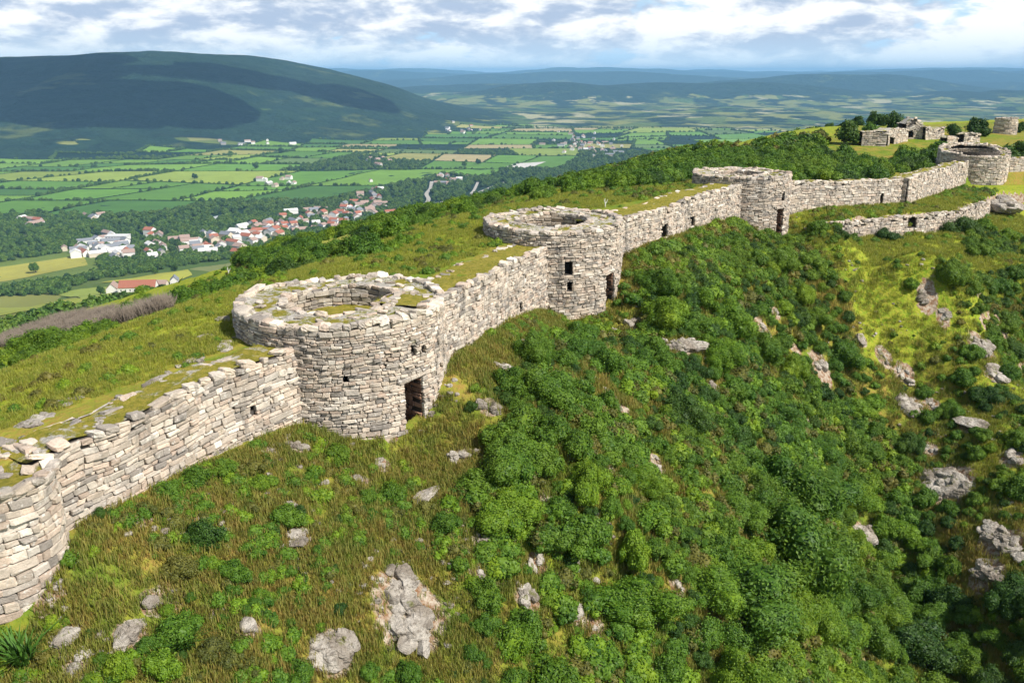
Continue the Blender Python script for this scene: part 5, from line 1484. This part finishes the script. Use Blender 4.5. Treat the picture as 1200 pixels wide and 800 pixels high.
# bare grey thicket on the flank
M['twig'] = plain_mat('bare_twigs', (.20, .165, .13))
def twig_mesh(seed):
    r = np.random.default_rng(seed); L = []
    for k in range(9):
        a = r.uniform(0, 6.28); c, s = math.cos(a), math.sin(a); q = r.uniform(0, .45); h = r.uniform(.7, 1.3)
        L.append(([(q * c, q * s, -.05), (q * c * 1.3, q * s * 1.3, h * .5), (q * c * 1.7 + r.normal(0, .08), q * s * 1.7 + r.normal(0, .08), h)], [.022, .016, .004]))
        for j in range(2):
            b = r.uniform(0, 6.28); L.append(([(q * c * 1.3, q * s * 1.3, h * .5), (q * c * 1.3 + .22 * math.cos(b), q * s * 1.3 + .22 * math.sin(b), h * .85)], [.011, .003]))
    return tubes_mesh('thicket', L, M['twig'])
W_SRC = hidden_sources('thicket', [twig_mesh(i) for i in range(4)])
tu, tvv = rw.uniform(-30, 200, 14000), rw.uniform(350, 414, 14000)
k = inpoly(tu, tvv, [(-30, 388), (198, 354), (196, 376), (120, 394), (-30, 411)])
X, Y, Z, t, _ = hit_many(tu[k], tvv[k], tmin=40)
kk = (rw.random(len(X)) < np.clip(.6 + 2 * fbm(X / 6, Y / 6, 3, 5), .1, 1))
scatter('bare_undergrowth', np.stack([X, Y, Z], -1)[kk], rw.uniform(.35, .85, kk.sum()), rw.uniform(0, 6.28, kk.sum()), W_SRC)
# isolated field trees that can be told one from another
FT_ = [(42, 320, 7), (228, 210, 4), (300, 198, 4), (352, 246, 6), (368, 243, 6), (378, 250, 5), (545, 196, 4), (560, 193, 4), (330, 180, 4), (270, 184, 4), (62, 296, 4), (205, 318, 5), (182, 322, 5), (118, 345, 6), (212, 345, 5), (154, 351, 5)]
tx, ty, tz, tt, _ = hit_many([q[0] for q in FT_], [q[1] for q in FT_], tmin=120)
FM = [('the village', 370, 240), ('the white village', 110, 300), ('the pale yard', 610, 192), ('the red-roofed barn', 163, 340), ('the green fields', 280, 195), ('the yellow field', 50, 325)]
items = []
for k, (u, v, rp) in enumerate(FT_):
    R = rp * tt[k] / F; rel, m = where(u, v, FM); txt = 'dark rounded tree standing alone %s %s' % (rel, m[0])
    root = thing('tree', txt, 'tree', (tx[k], ty[k], tz[k]), 'single trees in the valley'); root.scale = (R, R, R); root.rotation_euler.z = k
    link('crown', CROWN[2 if k % 3 else 1, k % 3], root); link('trunk', TRUNK[k % 3], root); items.append(dict(o=root, text=txt, u=u, v=v))
settle(items)

# ------------------------------------------------------------------ air
hzm, nt = mat('air'); n = N(nt)
pv = nt.nodes.new('ShaderNodeVolumePrincipled'); pv.inputs['Color'].default_value = (.33, .66, 1, 1); pv.inputs['Density'].default_value = HAZE if 'HAZE' in globals() else 7.2e-5; pv.inputs['Anisotropy'].default_value = -.1
nt.links.new(pv.outputs[0], nt.nodes.new('ShaderNodeOutputMaterial').inputs['Volume'])
V, Q = cube_pts(2); V = V * (36000, 36000, 185) + (0, 0, -60.)
tag(link('haze', mesh_np('haze', V, Q, [hzm], None, False)), kind='stuff')

# clouds overhead, out of the picture, that put the mountain in shade
def cloud(cx, cy, cz, w, l, h, seed):
    r = np.random.default_rng(seed); V = []; Q = []; cv, cq = cube_pts(9); cv = cv / np.linalg.norm(cv, axis=1)[:, None]
    for k in range(26):
        a = r.uniform(0, 6.28); q = math.sqrt(r.random()) * .85; s = r.uniform(.18, .34)
        v = cv * (1 + .25 * n3(cv + r.uniform(0, 30, 3), 2.2, seed + k)[:, None]) * (w * s, l * s, h * r.uniform(.5, 1)) + (w * .5 * q * math.cos(a), l * .5 * q * math.sin(a), 0)
        Q.append(cq + len(V) * len(cv)); V.append(v)
    o = link('cloud', mesh_np('cloud', np.concatenate(V), np.concatenate(Q), [M['cloud']], None, True), None, (cx, cy, cz)); tag(o, kind='structure')
M['cloud'] = plain_mat('cloud_white', (.85, .86, .88), 1., .02)
for gx_, gy_, w_, l_ in ((-2250, 3600, 1500, 1150), (-1330, 3300, 700, 600), (-1250, 4050, 700, 420), (-650, 4000, 420, 420), (-1750, 2750, 420, 260)):
    cloud(gx_ + 900 / math.tan(math.radians(47)) * .8, gy_ - 900 / math.tan(math.radians(47)) * .6, 850, w_, l_, 160, int(abs(gx_)))
# ------------------------------------------------------------------ light, sky, camera
L_EL, L_AZ = math.radians(47), (0.85, -0.527)
SUN = np.array([math.cos(L_EL) * L_AZ[0], math.cos(L_EL) * L_AZ[1], math.sin(L_EL)])

sl = bpy.data.lights.new('sun', 'SUN'); sl.energy = 5.0; sl.angle = math.radians(.5); sl.color = (1, .95, .87)
so = bpy.data.objects.new('sun', sl); COL.objects.link(so); so.rotation_euler = Vector(-SUN).to_track_quat('-Z', 'Y').to_euler()
w = bpy.data.worlds.new('World'); SC.world = w; w.use_nodes = True
nt = w.node_tree; nt.nodes.clear(); n = N(nt)
sky = n('ShaderNodeTexSky', sky_type='NISHITA', sun_disc=False)
sky.sun_elevation = L_EL; sky.sun_rotation = math.atan2(L_AZ[0], L_AZ[1]); sky.altitude = 300; sky.dust_density = .6; sky.air_density = 1.0
tc = n('ShaderNodeTexCoord').outputs['Generated']
sx = n('ShaderNodeSeparateXYZ', i_0=tc)
cvm = n('ShaderNodeMapping', i_Vector=tc); cvm.inputs['Scale'].default_value = (1, 1, 3.0); cv = cvm.outputs[0]
def clouds(off):
    m_ = n('ShaderNodeMapping', i_Vector=cv); m_.inputs['Location'].default_value = off
    return n.math('ADD', n.math('MULTIPLY', n.noise(m_.outputs[0], 5.2, 4, .5, .3), .55), n.math('MULTIPLY', n.noise(m_.outputs[0], 15., 9, .62, .2), .45))
cl = clouds((3.1, .4, 0)); cs = clouds((3.08, .41, .045))
cov = n.ramp(cl, .355, .425)
shade = n.ramp(n.math('ADD', n.math('MULTIPLY', n.math('SUBTRACT', cs, cl), 1.9), n.math('MULTIPLY', n.math('SUBTRACT', cl, .5), 1.0)), -.10, .14)
ccol = n.mix(shade, (11.5, 11.6, 11.6), (4.9, 6.0, 7.8))
low = n.ramp(sx.outputs[2], .0, .05)
ccol = n.mix(n.math('MULTIPLY', n.math('SUBTRACT', 1.0, low), .7), ccol, (7.2, 9.6, 11.5))
clear = n.mix(n.math('MULTIPLY', n.ramp(sx.outputs[2], .25, .02), .85), sky.outputs[0], (5.8, 8.8, 11.8))
sc_ = n.mix(n.math('MULTIPLY', cov, n.math('SUBTRACT', 1.0, n.math('MULTIPLY', n.ramp(sx.outputs[2], .10, .40), .85))), clear, ccol)
bg = n('ShaderNodeBackground', i_Color=sc_); bg.inputs['Strength'].default_value = .078
nt.links.new(bg.outputs[0], n('ShaderNodeOutputWorld').inputs[0])

cam = bpy.data.cameras.new('camera'); cam.sensor_width = 36; cam.lens = 36 * F / 1200; cam.clip_end = 90000; cam.clip_start = .3
co = bpy.data.objects.new('camera', cam); COL.objects.link(co); co.location = (0, 0, 0); co.rotation_euler = (math.pi / 2 - TH, 0, 0)
SC.camera = co
SC.view_settings.view_transform = 'Standard'; SC.view_settings.look = 'None'; SC.view_settings.gamma = 1; SC.view_settings.exposure = EXPO if 'EXPO' in globals() else .40
SC.view_settings.use_curve_mapping = False
SC.render.engine = 'CYCLES'
cy = SC.cycles; cy.use_denoising = True; cy.max_bounces = 5; cy.diffuse_bounces = 2; cy.transmission_bounces = 3; cy.glossy_bounces = 1; cy.volume_bounces = 0
cy.use_adaptive_sampling = True; cy.adaptive_threshold = .015
SC.render.threads_mode = 'AUTO'
